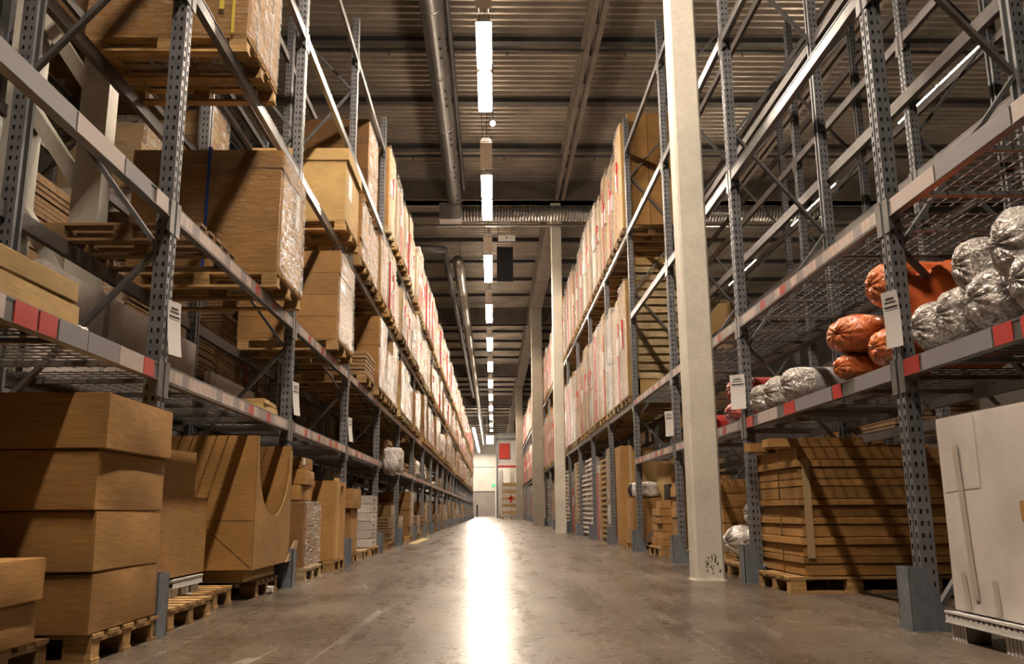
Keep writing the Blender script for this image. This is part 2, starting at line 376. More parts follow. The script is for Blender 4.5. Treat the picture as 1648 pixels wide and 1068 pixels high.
# lattice girder above the right columns
def girder(name, x, y0, y1, label, mats='roofbeam'):
    t = thing(name, label, 'girder', (x, y0, 11.75))
    L = y1 - y0
    link('bottom_chord', MB().box(-.17, -.05, 0, L, 0, .16).box(.05, .17, 0, L, 0, .16).mesh('chord', mats), t)
    link('top_chord', MB().box(-.17, -.05, 0, L, .62, .72).box(.05, .17, 0, L, .62, .72).mesh('chord', mats), t)
    n = int(L / 1.4); mb = MB()
    for i in range(n):
        a = i * L / n; b = (i + .5) * L / n; c_ = (i + 1) * L / n
        mb.bar((0, a, .08), (0, b, .66), .05, .05).bar((0, b, .66), (0, c_, .08), .05, .05)
    link('lattice_web', mb.mesh('web', 'dark_steel'), t)
    return t
girder('roof_girder', 2.45, -12, 29.7, 'steel lattice girder under the roof running along the aisle above the near white column')
girder('roof_girder', 8.6, -12, 29.7, 'steel lattice girder under the roof above the racks on the right')
girder('roof_girder', -7.6, -12, 29.7, 'steel lattice girder under the roof above the racks on the left')
def long_beam(x, y0, y1, label):
    tag(link('roof_beam', MB().box(x - .3, x + .3, y0, y1, 11.3, 12.4).mesh('roof_beam', 'roofbeam')), label, 'beam')
long_beam(2.35, 30.3, 138, 'deep beige beam running over the line of columns towards the far wall')

# columns on the right edge of the aisle
def column(x0, x1, y0, y1, z1, mat, label, stain=False):
    t = thing('concrete_column', label, 'column', ((x0 + x1) / 2, (y0 + y1) / 2, 0))
    hx, hy = (x1 - x0) / 2, (y1 - y0) / 2; c_ = .025
    pts = [(-hx + c_, -hy), (hx - c_, -hy), (hx, -hy + c_), (hx, hy - c_), (hx - c_, hy), (-hx + c_, hy), (-hx, hy - c_), (-hx, -hy + c_)]
    link('shaft', MB().prism(pts, 2, 0, z1, 0).mesh('column', mat), t)
    if stain:
        link('grout_edge', MB().prism([(p[0] * 1.12, p[1] * 1.12) for p in pts], 2, 0, .012).mesh('grout', mat), t)
        random.seed(3); mb = MB()
        for i in range(34):
            a = random.gauss(0, .05); z = .19 + random.gauss(0, .05) ; cx = -.03 if i % 2 else .05
            mb.box(cx + a * .5, cx + a * .5 + random.uniform(.006, .016), -hy - .002, -hy - .0002, z, z + random.uniform(.008, .03))
        link('scuff_mark', mb.mesh('scuff', 'smudge'), t)['label'] = 'dark scuff marks near the foot of the column'
    return t
column(2.17, 2.49, 9.55, 9.87, 11.75, 'column', 'white painted square concrete column, the nearest, at the right edge of the aisle', True)
column(2.14, 2.50, 30.0, 30.4, 11.75, 'column', 'pale square column half way down the right side, second from the camera')
column(2.05, 2.62, 44.8, 45.4, 11.3, 'col_grey', 'grey concrete column on the right, third from the camera')
column(2.0, 2.6, 74.5, 75.1, 11.3, 'col_grey', 'grey concrete column on the right, fourth from the camera')
column(2.0, 2.6, 104.5, 105.1, 11.3, 'col_grey', 'grey concrete column far down on the right, fifth from the camera')

# ---------------------------------------------------------------- lamps
LZ = 9.3
def lamp_meshes():
    body = MB().prism([(-.145, .0), (.145, .0), (.08, .09), (-.08, .09)], 1, 0, 1.65).mesh('lamp_body', 'whiteplastic')
    glow = MB().box(-.135, .135, .02, 1.63, -.035, -.002).mesh('diffuser', 'lampglow')
    off = MB().box(-.135, .135, .02, 1.63, -.035, -.002).mesh('diffuser', 'lampoff')
    wire = MB().box(-.002, .002, .2, .204, .09, ROOF - LZ - .18).box(-.002, .002, 1.45, 1.454, .09, ROOF - LZ - .18).mesh('wire', 'dark_steel')
    up = MB().box(-.06, .06, .1, 1.55, .0905, .095).mesh('added_uplight', 'lampup')  # added glowing strip, unseen from below, brightens the roof
    return body, glow, off, wire, up
LB, LG, LO, LW, LU = lamp_meshes()
def lamp(x, y, lit, label, group=None, z=LZ):
    t = thing('linear_lamp', label, 'ceiling lamp', (x, y, z), 0, group)
    link('housing', LB, t); link('diffuser', LG if lit else LO, t)
    if lit: link('added_uplight', LU, t)
    link('suspension_wire', LW if z == LZ else cached(('wire', z), lambda: MB().box(-.002, .002, .2, .204, .09, ROOF - z).box(-.002, .002, 1.45, 1.454, .09, ROOF - z).mesh('wire', 'dark_steel')), t)
    return t
n_l = 0
for p in range(-2, 13):
    y = 14.03 + 7.2 * p
    for j, (dy, lit) in enumerate(((0, True), (1.85, True), (5.1, False))):
        if y + dy > 95: continue
        if p < -1: lit = True  # unseen third lamp lit too, added to brighten the near goods
        w_ = 'lit' if lit else 'unlit'
        if y + dy < 13: lab, g = 'lit linear lamp hanging over the aisle above the viewer', 'lamps overhead behind the top of the picture'
        elif p < 4: lab, g = '%s linear lamp over the aisle, %s of the %s group of three from the camera' % (w_, ORD[j], ORD[p]), None
        else: lab, g = '%s linear lamp in the far part of the row over the aisle' % w_, 'far %s lamps over the aisle' % w_
        lamp(-.14, y + dy, lit, lab, g)
mb = MB().box(-.235, -.215, -1, 94, LZ + .10, LZ + .13).box(-.065, -.045, -1, 94, LZ + .10, LZ + .13)
tag(link('lamp_track', mb.mesh('lamp_track', 'dark_steel')), 'pair of thin rails carrying the row of lamps over the aisle', 'track')
for i in range(0, 4):
    for dy in (0, 1.85):
        lamp(9.35, 14.6 + 7.2 * i + dy, True, 'lit linear lamp over the next aisle seen through the right racks', 'lamps over the aisle on the right')
for i in range(23):  # row closed up with added lamps that brighten the far wall
    lamp(-2.15, 97 + 1.78 * i, True, 'lit linear lamp in the diagonal bright row near the far wall', 'lamps beyond the end of the left rack', z=9.9)
t = thing('safety_lamp', 'small round bright lamp beside the lamp row, in front of the first unlit lamp', 'lamp', (.02, 18.6, 9.5))
bm = bmesh.new(); bmesh.ops.create_uvsphere(bm, u_segments=12, v_segments=8, radius=.06); me = bpy.data.meshes.new('bulb'); bm.to_mesh(me); bm.free(); me.materials.append(MT['lampglow']); link('bulb', me, t)
link('stem', MB().tube((0, 0, .05), (0, 0, 1.6), .012, 6).mesh('stem', 'dark_steel'), t)

# ducts and pipes
def duct_ribs(y0, y1, r, step, rr):
    mb = MB(); y = y0
    while y < y1: mb.tube((0, y, 0), (0, y + .05, 0), rr, 20); y += step
    return mb
t = thing('ventilation_duct', 'long round galvanised ventilation duct with small nozzles above the left of the aisle', 'duct', (-1.32, 0, 11.55))
link('tube', MB().tube((0, -10, 0), (0, 29.3, 0), .25, 24).mesh('duct', 'duct', True), t)
rg = duct_ribs(0, .01, .25, 3.0, .262).mesh('ring', 'duct', True)
for i in range(9):
    link('joint_ring', rg, t, (0, 2 + 3.0 * i, 0)); link('hanger', cached('dh', lambda: MB().box(-.01, .01, 0, .03, .25, 1.05).mesh('hanger', 'dark_steel')), t, (0, 2 + 3.0 * i, 0))
mb = MB()
for i in range(60):
    if i % 6 < 3:
        y = 8 + .42 * i; mb.tube((.12, y, -.215), (.135, y, -.235), .035, 8)
link('nozzle', mb.mesh('nozzle', 'black'), t)
link('elbow', MB().tube((0, 29.3, .0), (0, 29.3, -.5), .25, 20).mesh('elbow', 'duct', True), t)
t = thing('flexible_duct', 'ribbed flexible duct crossing the aisle under the cross beam', 'duct', (0, 29.3, 11.1))
link('tube', MB().tube((-1.2, 0, 0), (XW1 - .5, 0, 0), .26, 20).mesh('duct', 'duct', True), t)
mb = MB(); x = -1.1
while x < 12: mb.tube((x, 0, 0), (x + .05, 0, 0), .285, 16); x += .11
link('rib', mb.mesh('rib', 'duct', True), t)
link('end_box', MB().box(-1.85, -1.1, -.3, .3, -.3, .3).mesh('end_box', 'duct'), t)
tag(link('cable_conduit', MB().tube((-12, 29.0, 10.55), (14, 29.0, 10.55), .05, 8).mesh('pipe', 'duct', True)), 'thin pale pipe running across just below the ribbed duct', 'pipe')
tag(link('sprinkler_pipe', MB().tube((-1.0, 2, 11.9), (-1.0, 29, 11.9), .07, 10).mesh('pipe', 'dark_steel', True)), 'dark pipe running beside the big round duct', 'pipe')
for i, (y, z) in enumerate([(13.4, 12.2), (20.1, 12.2), (26.8, 12.2)]):
    t = thing('sprinkler_line', 'dark sprinkler pipe crossing under the roof, %s from the camera' % ORD[i], 'pipe', (0, y, z))
    link('pipe', MB().tube((-13, 0, 0), (15, 0, 0), .045, 8).mesh('pipe', 'dark_steel', True), t)
    mb = MB()
    for x in range(-12, 15, 3): mb.tube((x + .4, 0, -.04), (x + .4, 0, -.12), .015, 6).tube((x + .4, 0, -.12), (x + .4, 0, -.13), .035, 8)
    link('sprinkler_head', mb.mesh('head', 'dark_steel'), t)
tag(link('air_pipe', MB().tube((-1.9, 33, 10.9), (-1.75, 78, 10.9), .14, 14).tube((-3.4, 32.6, 10.9), (-1.9, 33, 10.9), .14, 14).mesh('pipe', 'dark_steel', True)), 'thin brown pipe with an elbow running on beyond the cross beam, left of the lamps', 'pipe')
t = thing('ventilation_duct', 'second long round duct beyond the cross beam, nearer the lamps', 'duct', (-1.42, 34.5, 10.9))
link('tube', MB().tube((0, 0, 0), (.1, 100, 0), .22, 20).mesh('duct', 'duct', True), t)
rg2 = MB().tube((0, 0, 0), (0, .04, 0), .235, 16).mesh('ring', 'duct', True)
for i in range(40):
    link('joint_ring', rg2, t, (.001 * (.5 + .9 * i), .5 + .9 * i, 0))
for i in range(5): link('hanger', cached('dh2', lambda: MB().box(-.01, .01, 0, .03, .22, 1.7).mesh('hanger', 'dark_steel')), t, (0, 2 + 9.0 * i, 0))
t = thing('cable_tray', 'wire cable tray crossing the aisle beyond the ribbed duct', 'tray', (0, 38, 12.0))
mb = MB().box(-12, 2.0, -.15, -.13, 0, .03).box(-12, 2.0, .13, .15, 0, .03).box(-12, 2.0, -.15, -.13, .3, .33); x = -12
while x < 2.0: mb.box(x, x + .02, -.15, .15, -.01, .0).box(x, x + .02, -.15, -.13, 0, .3); x += .33
link('rung', mb.mesh('tray', 'duct'), t)
t = thing('notice_board', 'dark hanging rectangular board beside the far lamps, just behind the small plate', 'panel', (.52, 34, 9.85))
link('panel', MB().box(-.33, .33, -.08, .08, 0, 1.45).mesh('panel', 'black'), t); link('hanger', MB().box(-.3, -.28, -.01, .01, 1.45, 2.76).box(.28, .3, -.01, .01, 1.45, 2.76).mesh('hanger', 'dark_steel'), t)
t = thing('hanging_plate', 'small pale plate with a dark dot hanging right of the lamp row', 'sign', (.56, 32, 10.95))
link('plate', MB().box(-.33, .33, -.02, .02, 0, .22).mesh('plate', 'wallp'), t); link('dot', MB().tube((0, -.021, .11), (0, -.025, .11), .035, 10).mesh('dot', 'ink'), t)
link('hanger', MB().box(-.3, -.285, -.01, .01, .22, 1.65).box(.285, .3, -.01, .01, .22, 1.65).mesh('hanger', 'dark_steel'), t)
t = thing('hanging_sign', 'square bright sign panel hanging over the far end of the aisle', 'sign', (-.25, 82, 6.95))
link('panel', MB().box(-.33, .33, -.05, .05, 0, .75).mesh('panel', 'signglow'), t); link('cord', MB().box(-.3, -.28, -.01, .01, .75, 5.68).box(.28, .3, -.01, .01, .75, 5.68).mesh('cord', 'dark_steel'), t)

# far end: exit sign, red gate, doorway
tag(link('exit_sign', MB().box(-.15, .5, WALL_Y - .2, WALL_Y - .08, 4.55, 4.95).mesh('exit_sign', 'bluelight')), 'small green emergency sign on the far wall', 'sign')
tag(link('wall_notice', MB().box(-1.0, -.5, WALL_Y - .12, WALL_Y - .005, 6.2, 6.6).mesh('wall_notice', 'paper')), 'small white notice on the far wall above the green sign', 'notice')
t = thing('gate_frame', 'tall metal gate frame with a red panel and red rail at the far right end', 'gate', (2.6, 98, 0))
link('post', MB().box(-2.2, -2.0, 0, .2, 0, 8.8).mesh('post', 'post'), t); link('post', MB().box(.0, .2, 0, .2, 0, 8.8).mesh('post', 'post'), t)
link('red_rail', MB().box(-2.0, 1.2, 0, .15, 5.5, 5.75).mesh('rail', 'red'), t); link('top_rail', MB().box(-2.2, .2, 0, .2, 8.6, 8.8).mesh('rail', 'post'), t)
link('red_panel', MB().box(-1.9, -.7, .05, .12, 6.5, 8.2).mesh('panel', 'redcloth'), t)
link('white_panel', MB().box(-2.0, .0, .21, .3, 5.8, 9.4).mesh('panel', 'wallp'), t)
t = thing('door_opening', 'bright doorway surround behind the gate at the far end', 'door', (2.2, 118, 0))
link('side_panel', MB().box(-1.9, 1.6, 0, .3, 0, 6.6).mesh('side', 'wallp'), t)
lamp(1.2, 103, True, 'lit linear lamp behind the red rail at the far end', z=7.4)

# ---------------------------------------------------------------- racking parts (s = -1 left, +1 right; local x = 0 at the front face, s*x goes into the rack)
def holed_strip(mb, fn, w0, w1, z0, z1, pitch, holes, hh):
    """flat strip with real slots; fn(u, z) -> point; holes = [(u0, u1)]"""
    us = [w0]
    for a, b in holes: us += [a, b]
    us.append(w1)
    for i in range(0, len(us) - 1, 2): mb.quad(fn(us[i], z0), fn(us[i + 1], z0), fn(us[i + 1], z1), fn(us[i], z1))
    z = z0 + pitch / 2
    last = z0
    while z + hh < z1:
        for a, b in holes: mb.quad(fn(a, last), fn(b, last), fn(b, z), fn(a, z))
        last = z + hh; z += pitch
    for a, b in holes: mb.quad(fn(a, last), fn(b, last), fn(b, z1), fn(a, z1))
CACHE = {}
def cached(key, fn):
    if key not in CACHE: CACHE[key] = fn()
    return CACHE[key]
PW = .115                                    # post width along the aisle
def post_mesh(h, s, detail):
    def f():
        mb = MB(); hw = PW / 2; d = .10
        if not detail:
            mb.box(0, s * d, -hw, hw, 0, h); return mb.mesh('post', 'post')
        # front face: two flanges and a recessed middle, slots in the flanges
        g = .014
        F = lambda x: (lambda u, z: (s * x, u, z))
        holed_strip(mb, F(0), -hw, -.016, 0, h, .075, [(-.046, -.027)], .036)
        holed_strip(mb, F(0), .016, hw, 0, h, .075, [(.027, .046)], .036)
        mb.quad((s * g, -.012, 0), (s * g, .012, 0), (s * g, .012, h), (s * g, -.012, h))
        for a, b in ((-.016, -.012), (.012, .016)):
            xa, xb = (0, g) if a < 0 else (g, 0)
            mb.quad((s * xa, a, 0), (s * xb, b, 0), (s * xb, b, h), (s * xa, a, h))
        for sy in (-1, 1):
            holed_strip(mb, (lambda u, z: (s * u, sy * hw, z)), 0, d, 0, h, .075, [(.022, .040), (.068, .080)], .030 if sy < 0 else .02)
            mb.quad((s * d, sy * hw, 0), (s * d, sy * hw * .45, 0), (s * d, sy * hw * .45, h), (s * d, sy * hw, h))
        mb.box(s * .02, s * (d - .004), -hw + .007, hw - .007, .001, h - .01, 1)      # added black core: shade inside the folded section put into colour
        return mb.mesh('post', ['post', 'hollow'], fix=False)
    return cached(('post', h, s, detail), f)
def beam_mesh(s, L, plain=False, mat='beam'):
    def f():
        mb = MB(); a = PW / 2; H = .115
        mb.box(.0, s * .05, a, L - a, -H, 0)
        mb.box(s * -.004, s * .0, a, L - a, -H, -H + .012).box(s * -.004, 0, a, L - a, -.012, 0)
        if not plain:
            for y0, y1 in ((a - .04, a + .035), (L - a - .035, L - a + .04)):
                mb.prism([(s * -.008, .02), (s * .05, .02), (s * .05, -.16), (s * -.008, -.215)] if True else [], 1, y0, y1)
        return mb.mesh('beam', mat)
    return cached(('beam', s, L, plain, mat), f)
def brace_mesh(z0, z1, s, first_front):
    def f():
        xa, xb = (.09, DEP - .09) if first_front else (DEP - .09, .09)
        mb = MB().bar((s * xa, 0, z0), (s * xb, 0, z1), .03, .05, up=(0, 1, 0)); return mb.mesh('brace', 'brace')
    return cached(('brace', z0, z1, s, first_front), f)
def deck_mesh(s, L, fine):
    def f():
        mb = MB(); a = .07; r = .0045
        n = 5
        for i in range(n):
            y = a + .3 + (L - 2 * a - .6) * i / (n - 1); mb.box(s * .03, s * (DEP - .03), y - .02, y + .02, -.04, -.012)
        step = .1; y = a
        while y < L - a: mb.box(s * .02, s * (DEP - .02), y - r, y + r, -.012, -.004); y += step
        x = .04
        while x < DEP - .02: mb.box(s * (x - r), s * (x + r), a, L - a, -.004, .004); x += .1
        for xx in (.02, DEP - .02): mb.box(s * (xx - .006), s * (xx + .006), a, L - a, -.02, .01)
        return mb.mesh('deck', 'mesh')
    return cached(('deck', s, L, fine), f)
def guard_mesh(s):
    def f():
        mb = MB(); th = .007; x0 = -.11; yb, ya = -.105, .075
        prof = [(s * x0, 0), (s * .16, 0), (s * .05, .22), (s * .02, .30), (s * .02, .385), (s * x0, .385)]
        mb.prism(prof, 1, yb, yb + th).prism(prof, 1, ya - th, ya)
        mb.box(s * x0, s * (x0 + th), yb, ya, 0, .385)
        mb.box(s * (x0 - .001), s * (x0 + .16), yb - .03, ya + .03, 0, .006)
        return mb.mesh('guard', 'guard')
    return cached(('guard', s), f)
def frame_parts(t, s, h, y=0.0, detail=True, guard=True, rear_h=None):
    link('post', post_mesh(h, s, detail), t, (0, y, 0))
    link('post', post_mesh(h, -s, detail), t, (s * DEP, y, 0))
    z = .15; k = 0
    zs = [.1, 1.4, 2.5, 3.8, 5.0, 6.2, 7.4, 8.5]
    for i in range(len(zs) - 1):
        if zs[i + 1] > h: break
        link('brace', brace_mesh(zs[i], zs[i + 1], s, i % 2 == 0), t, (0, y, 0))
    if guard: link('post_guard', guard_mesh(s), t, (0, y, 0))
def strip_mesh(s, L):
    return cached(('strip', s, L), lambda: MB().box(s * -.0055, s * -.001, .1, L - .1, -.10, -.014).mesh('label_strip', 'labels'))
def bay(s, X, y, levels, h, label, group=None, detail=True, guard=True, decks=(), L=BAY, strips=(), last=False, plain=False, bm_='beam'):
    t = thing('pallet_rack', label, 'rack', (X, y, 0), 0, group)
    frame_parts(t, s, h, 0, detail, guard)
    if last: frame_parts(t, s, h, L, detail, guard)
    for z in levels:
        b = link('beam', beam_mesh(s, L, plain, bm_), t, (0, 0, z))
        if z in strips: link('label_strip', strip_mesh(s, L), b)['label'] = 'strip of white, pink and red shelf labels'
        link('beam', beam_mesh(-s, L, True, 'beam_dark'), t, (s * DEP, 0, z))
    for z in decks: link('mesh_deck', deck_mesh(s, L, detail), t, (0, 0, z - .03))
    return t
ALL = [Z1, Z2, Z3, Z4, Z5]
BAYS = {}
for k in range(-2, 25):
    near = k <= 6; lv = ALL if k <= 3 else [Z1, Z2, Z3, Z4]
    if k < 0: lab = 'left steel rack bay %s' % ('cut by the left edge of the picture, holding four big cartons' if k == -1 else 'beside the viewer on the left')
    elif k < 24 and k < 8: lab = '%s whole bay of the grey steel pallet rack on the left of the aisle' % ORD[k]
    else: lab = 'far bay of the long grey pallet rack on the left of the aisle'
    BAYS['L', k] = bay(-1, XL, yk(k), lv, 8.67 if k <= 3 else 6.9, lab, 'far bays of the left rack' if k >= 8 else None, detail=near, decks=(Z1,) if k < 8 else (),
        strips=[Z1, Z2] if k >= 0 else [], last=(k == 24), plain=k > 10)
for k in range(-2, 20):
    near = k <= 6; lv = ALL if k < 3 else [Z2, Z4]
    if k < 0: lab = 'right steel rack bay %s' % ('cut by the right edge of the picture, holding silver rolls' if k == -1 else 'beside the viewer on the right')
    elif k < 8: lab = '%s whole bay of the grey steel rack on the right of the aisle' % ORD[k]
    else: lab = 'far bay of the long grey rack on the right of the aisle'
    BAYS['R', k] = bay(1, XR, yk(k), lv, 8.67 if k <= 3 else 6.9, lab, 'far bays of the right rack' if k >= 8 else None, detail=near, decks=(Z1, Z2) if k < 2 else (Z1, Z2) if k == 2 else (),
        strips=[Z1, Z2] if k < 3 and k >= 1 else [Z2] if k == 0 else [], last=(k == 19), plain=k > 10)
for k in range(-2, 11):
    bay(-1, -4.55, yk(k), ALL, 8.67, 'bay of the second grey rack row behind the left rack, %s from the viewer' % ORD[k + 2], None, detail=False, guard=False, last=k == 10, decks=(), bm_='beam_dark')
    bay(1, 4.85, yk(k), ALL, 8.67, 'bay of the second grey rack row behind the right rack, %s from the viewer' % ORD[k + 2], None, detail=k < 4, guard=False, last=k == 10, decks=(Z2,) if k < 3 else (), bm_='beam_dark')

# shelf labels stuck on beams near the camera
def beam_label(bayk, s, z, y0, y1, mat, lab):
    root = BAYS[bayk]
    o = link('shelf_label', MB().box(s * -.0065, s * -.001, y0, y1, z - .112, z - .003).mesh('shelf_label', mat), root); o['label'] = lab
for y0, y1, mt_ in ((1.0, 1.75, 'label_white'), (1.83, 2.03, 'label_red'), (2.05, 2.22, 'label_red'), (2.24, 2.55, 'label_grey'), (2.56, 2.95, 'label_grey'), (2.96, 3.30, 'label_white'), (3.31, 3.47, 'label_red')):
    beam_label(('L', -1), -1, Z1, y0, y1, mt_, 'red shelf label' if 'red' in mt_ else 'pale shelf label')
for y0, y1, mt_ in ((1.2, 2.2, 'label_grey'), (2.22, 2.8, 'label_white'), (2.82, 3.2, 'label_grey'), (3.3, 3.5, 'label_white')):
    beam_label(('L', -1), -1, Z2, y0, y1, mt_, 'grey and pale shelf label')
for y0, y1, mt_ in ((1.2, 1.9, 'label_white'), (2.05, 2.25, 'label_red'), (2.33, 2.5, 'label_red'), (2.52, 3.3, 'label_grey'), (3.34, 3.56, 'label_red')):
    beam_label(('R', -1), 1, Z1, y0, y1, mt_, 'red shelf label' if 'red' in mt_ else 'pale shelf label')
for y0, y1, mt_ in ((1.2, 2.1, 'label_white'), (2.12, 2.9, 'label_grey'), (2.92, 3.5, 'label_white')):
    beam_label(('R', -1), 1, Z2, y0, y1, mt_, 'grey and pale shelf label')
for y0, y1, mt_ in ((.1, .7, 'label_grey'), (.95, 1.12, 'label_red'), (1.15, 2.0, 'label_grey'), (2.02, 2.3, 'label_red'), (2.5, 2.75, 'label_white'), (2.76, 3.1, 'label_white'), (3.3, 3.52, 'label_red')):
    beam_label(('R', 0), 1, Z1, y0, y1, mt_, 'red shelf label' if 'red' in mt_ else 'pale shelf label')

# paper sheets hanging on the posts
def sheet(x, y, z, wd, h, face, label, tilt=0.0):
    t = thing('paper_notice', label, 'notice', (x, y, z))
    t.rotation_euler = (tilt, 0, face)
    mb = MB(); n = 6
    for i in range(n):
        a, b = h * i / n, h * (i + 1) / n; fa, fb = .03 * (1 - i / n) ** 2, .03 * (1 - (i + 1) / n) ** 2
        mb.prism([(-fa, a), (-fa - .002, a), (-fb - .002, b), (-fb, b)], 0, -wd / 2, wd / 2)
    link('sheet', mb.mesh('sheet', 'paper'), t)
    mb = MB()
    for k, (zz, hh, ww) in enumerate(((.86, .008, .5), (.80, .005, .7), (.70, .012, .8), (.66, .004, .8), (.60, .004, .6), (.54, .008, .75))):
        mb.box(-wd * ww / 2, wd * ww / 2, -.006, -.0025, h * zz, h * zz + hh)
    link('print', mb.mesh('print', 'ink'), t)
sheet(XL + .03, 5.70, 1.77, .15, .37, 1.35, 'white printed paper notice on the first post of the left rack')
sheet(XL + .03, 9.35, 1.77, .15, .36, 1.35, 'white printed paper notice on the second post of the left rack')
sheet(XL + .03, 12.98, 1.77, .15, .36, 1.35, 'white printed paper notice on the third post of the left rack')
sheet(XL + .03, 27.6, 1.77, .15, .36, 1.35, 'white paper notice on a post far along the left rack')
sheet(XR - .06, 5.50, 1.78, .13, .37, -1.15, 'white printed paper notice on the nearest post of the right rack', .12)
sheet(XR - .06, 9.20, 1.80, .17, .37, -.7, 'white printed paper notice on the second post of the right rack, beside red rolls', .08)
sheet(XR - .06, 12.85, 1.82, .17, .37, -1.0, 'white paper notice on the third post of the right rack, behind the white column', .1)

# ---------------------------------------------------------------- goods: builders
# local frame of pallets and unit loads: the aisle face is x = 0, the body goes to -x (left rack); rotz = PI turns it for the right rack
def pallet_parts(wd=.8, dp=1.2):
    """deck boards, blocks, skids of a wooden pallet lying along x (depth dp) with its wd side facing the aisle"""
    top = []; 
    n = 5 if wd < 1 else 7
    bw = wd / n * .72
    for i in range(n): yy = -wd / 2 + bw / 2 + (wd - bw) * i / (n - 1); top.append((-dp, 0, yy - bw / 2, yy + bw / 2, .122, .144))
    return top
def pallet(label, loc, wd=.8, dp=1.2, rotz=0, mat='wood', group=None, parts=True):
    if not parts:
        def f():
            mb = MB()
            for b in pallet_parts(wd, dp): mb.box(*b)
            for x in (-.08, -dp / 2, -dp + .08): mb.box(x - .07, x + .07, -wd / 2, wd / 2, .1, .122)
            for y in (-wd / 2 + .05, 0, wd / 2 - .05):
                mb.box(-dp, 0, y - .05, y + .05, 0, .022)
                for x in (-.08, -dp / 2, -dp + .08): mb.box(x - .072, x + .072, y - .05, y + .05, .022, .1)
            return mb.mesh('pallet', mat)
        o = link('pallet', cached(('pal', wd, dp, mat), f), None, loc, rotz)
        return tag(o, label, 'pallet', group)
    t = thing('pallet', label, 'pallet', loc, rotz, group)
    for b in pallet_parts(wd, dp): link('deck_board', cached(('pb', b, mat), lambda: MB().box(*b).mesh('board', mat)), t)
    for x in (-.08, -dp / 2, -dp + .08):
        link('cross_board', cached(('pc', x, wd, mat), lambda: MB().box(x - .07, x + .07, -wd / 2, wd / 2, .1, .121).mesh('board', mat)), t)
    for y in (-wd / 2 + .05, 0, wd / 2 - .05):
        link('skid', cached(('ps', y, dp, mat), lambda: MB().box(-dp, 0, y - .05, y + .05, 0, .022).mesh('board', mat)), t)
        for x in (-.08, -dp / 2, -dp + .08): link('block', cached(('pk', x, y, mat), lambda: MB().box(x - .072, x + .072, y - .05, y + .05, .022, .1).mesh('block', mat)), t)
    return t
def soft_box(dx, dy, dz, bulge=.006, seed=0, bev=.006):
    if bulge >= .03:                                    # a stuffed, rounded shape instead of a crisp box
        bm = bmesh.new(); bmesh.ops.create_cube(bm, size=2); bmesh.ops.subdivide_edges(bm, edges=bm.edges[:], cuts=9, use_grid_fill=True)
        r = random.Random(seed); ph = [r.uniform(0, 6) for _ in range(6)]
        for v in bm.verts:
            x, y, z = v.co; q = (abs(x) ** 5 + abs(y) ** 5 + abs(z) ** 5) ** .2
            k = (1 + .035 * math.sin(3.1 * x + 5 * y + ph[0]) + .03 * math.sin(6 * y - 4 * z + ph[1]) + .02 * math.sin(9 * x + 7 * z + ph[2])) / q
            v.co = Vector((x * k * dx / 2, y * k * dy / 2, z * k * dz / 2))
        return bm
    bm = bmesh.new(); bmesh.ops.create_cube(bm, size=1)
    bmesh.ops.scale(bm, vec=(dx, dy, dz), verts=bm.verts)
    bmesh.ops.bevel(bm, geom=bm.edges[:], offset=bev, segments=2, affect='EDGES')
    bmesh.ops.subdivide_edges(bm, edges=[e for e in bm.edges if e.calc_length() > .15], cuts=5, use_grid_fill=True)
    r = random.Random(seed)
    ph = [r.uniform(0, 6) for _ in range(6)]
    for v in bm.verts:
        u = (v.co.x / dx * 2, v.co.y / dy * 2, v.co.z / dz * 2)
        for a in range(3):
            o1, o2 = [i for i in range(3) if i != a]
            if abs(u[a]) > .9: v.co[a] += math.copysign(bulge * (1 - u[o1] ** 2) * (1 - u[o2] ** 2), u[a]) * 1.5 + bulge * .35 * math.sin(ph[a] + u[o1] * 2.3 + u[o2] * 1.7)
    return bm
def bm_mesh(bm, name, mats, smooth=False):
    me = bpy.data.meshes.new(name); bm.to_mesh(me); bm.free()
    for mm in (mats if isinstance(mats, (list, tuple)) else [mats]): me.materials.append(MT[mm])
    if smooth: me.polygons.foreach_set('use_smooth', [True] * len(me.polygons))
    return me
def carton(x0, x1, y0, y1, z0, z1, label, mat='card', tape=None, tape_axis='x', group=None, tilt=0, rz=0, flap=True, wrap=False, seed=0, extra=()):
    dx, dy, dz = x1 - x0, y1 - y0, z1 - z0
    t = thing('carton', label, 'box', ((x0 + x1) / 2, (y0 + y1) / 2, z0), rz, group); t.rotation_euler = (tilt, 0, rz)
    link('box_body', bm_mesh(soft_box(dx, dy, dz, .005, seed), 'box', mat), t, (0, 0, dz / 2))
    if flap:                                           # the slit between the two top flaps
        link('flap_seam', MB().box(-dx / 2 + .01, dx / 2 - .01, -.003, .003, dz - .001, dz + .0015).mesh('seam', 'seam'), t)
    if tape:
        e = .0065
        if tape_axis == 'x': mb = MB().box(-dx / 2 - e, dx / 2 + e, -.03, .03, dz + .003, dz + .009).box(-dx / 2 - e - .002, -dx / 2 - e, -.03, .03, dz * .6, dz + .009).box(dx / 2 + e, dx / 2 + e + .002, -.03, .03, dz * .6, dz + .009)
        else: mb = MB().box(-.03, .03, -dy / 2 - e, dy / 2 + e, dz + .003, dz + .009).box(-.03, .03, -dy / 2 - e - .002, -dy / 2 - e, dz * .6, dz + .009)
        link('packing_tape', mb.mesh('tape', tape), t)
    for part in extra: link(part[0], part[1], t)
    if wrap: link('stretch_wrap', bm_mesh(soft_box(dx + .02, dy + .02, dz + .01, .01, seed + 9), 'wrap', 'film'), t, (0, 0, dz / 2))
    return t
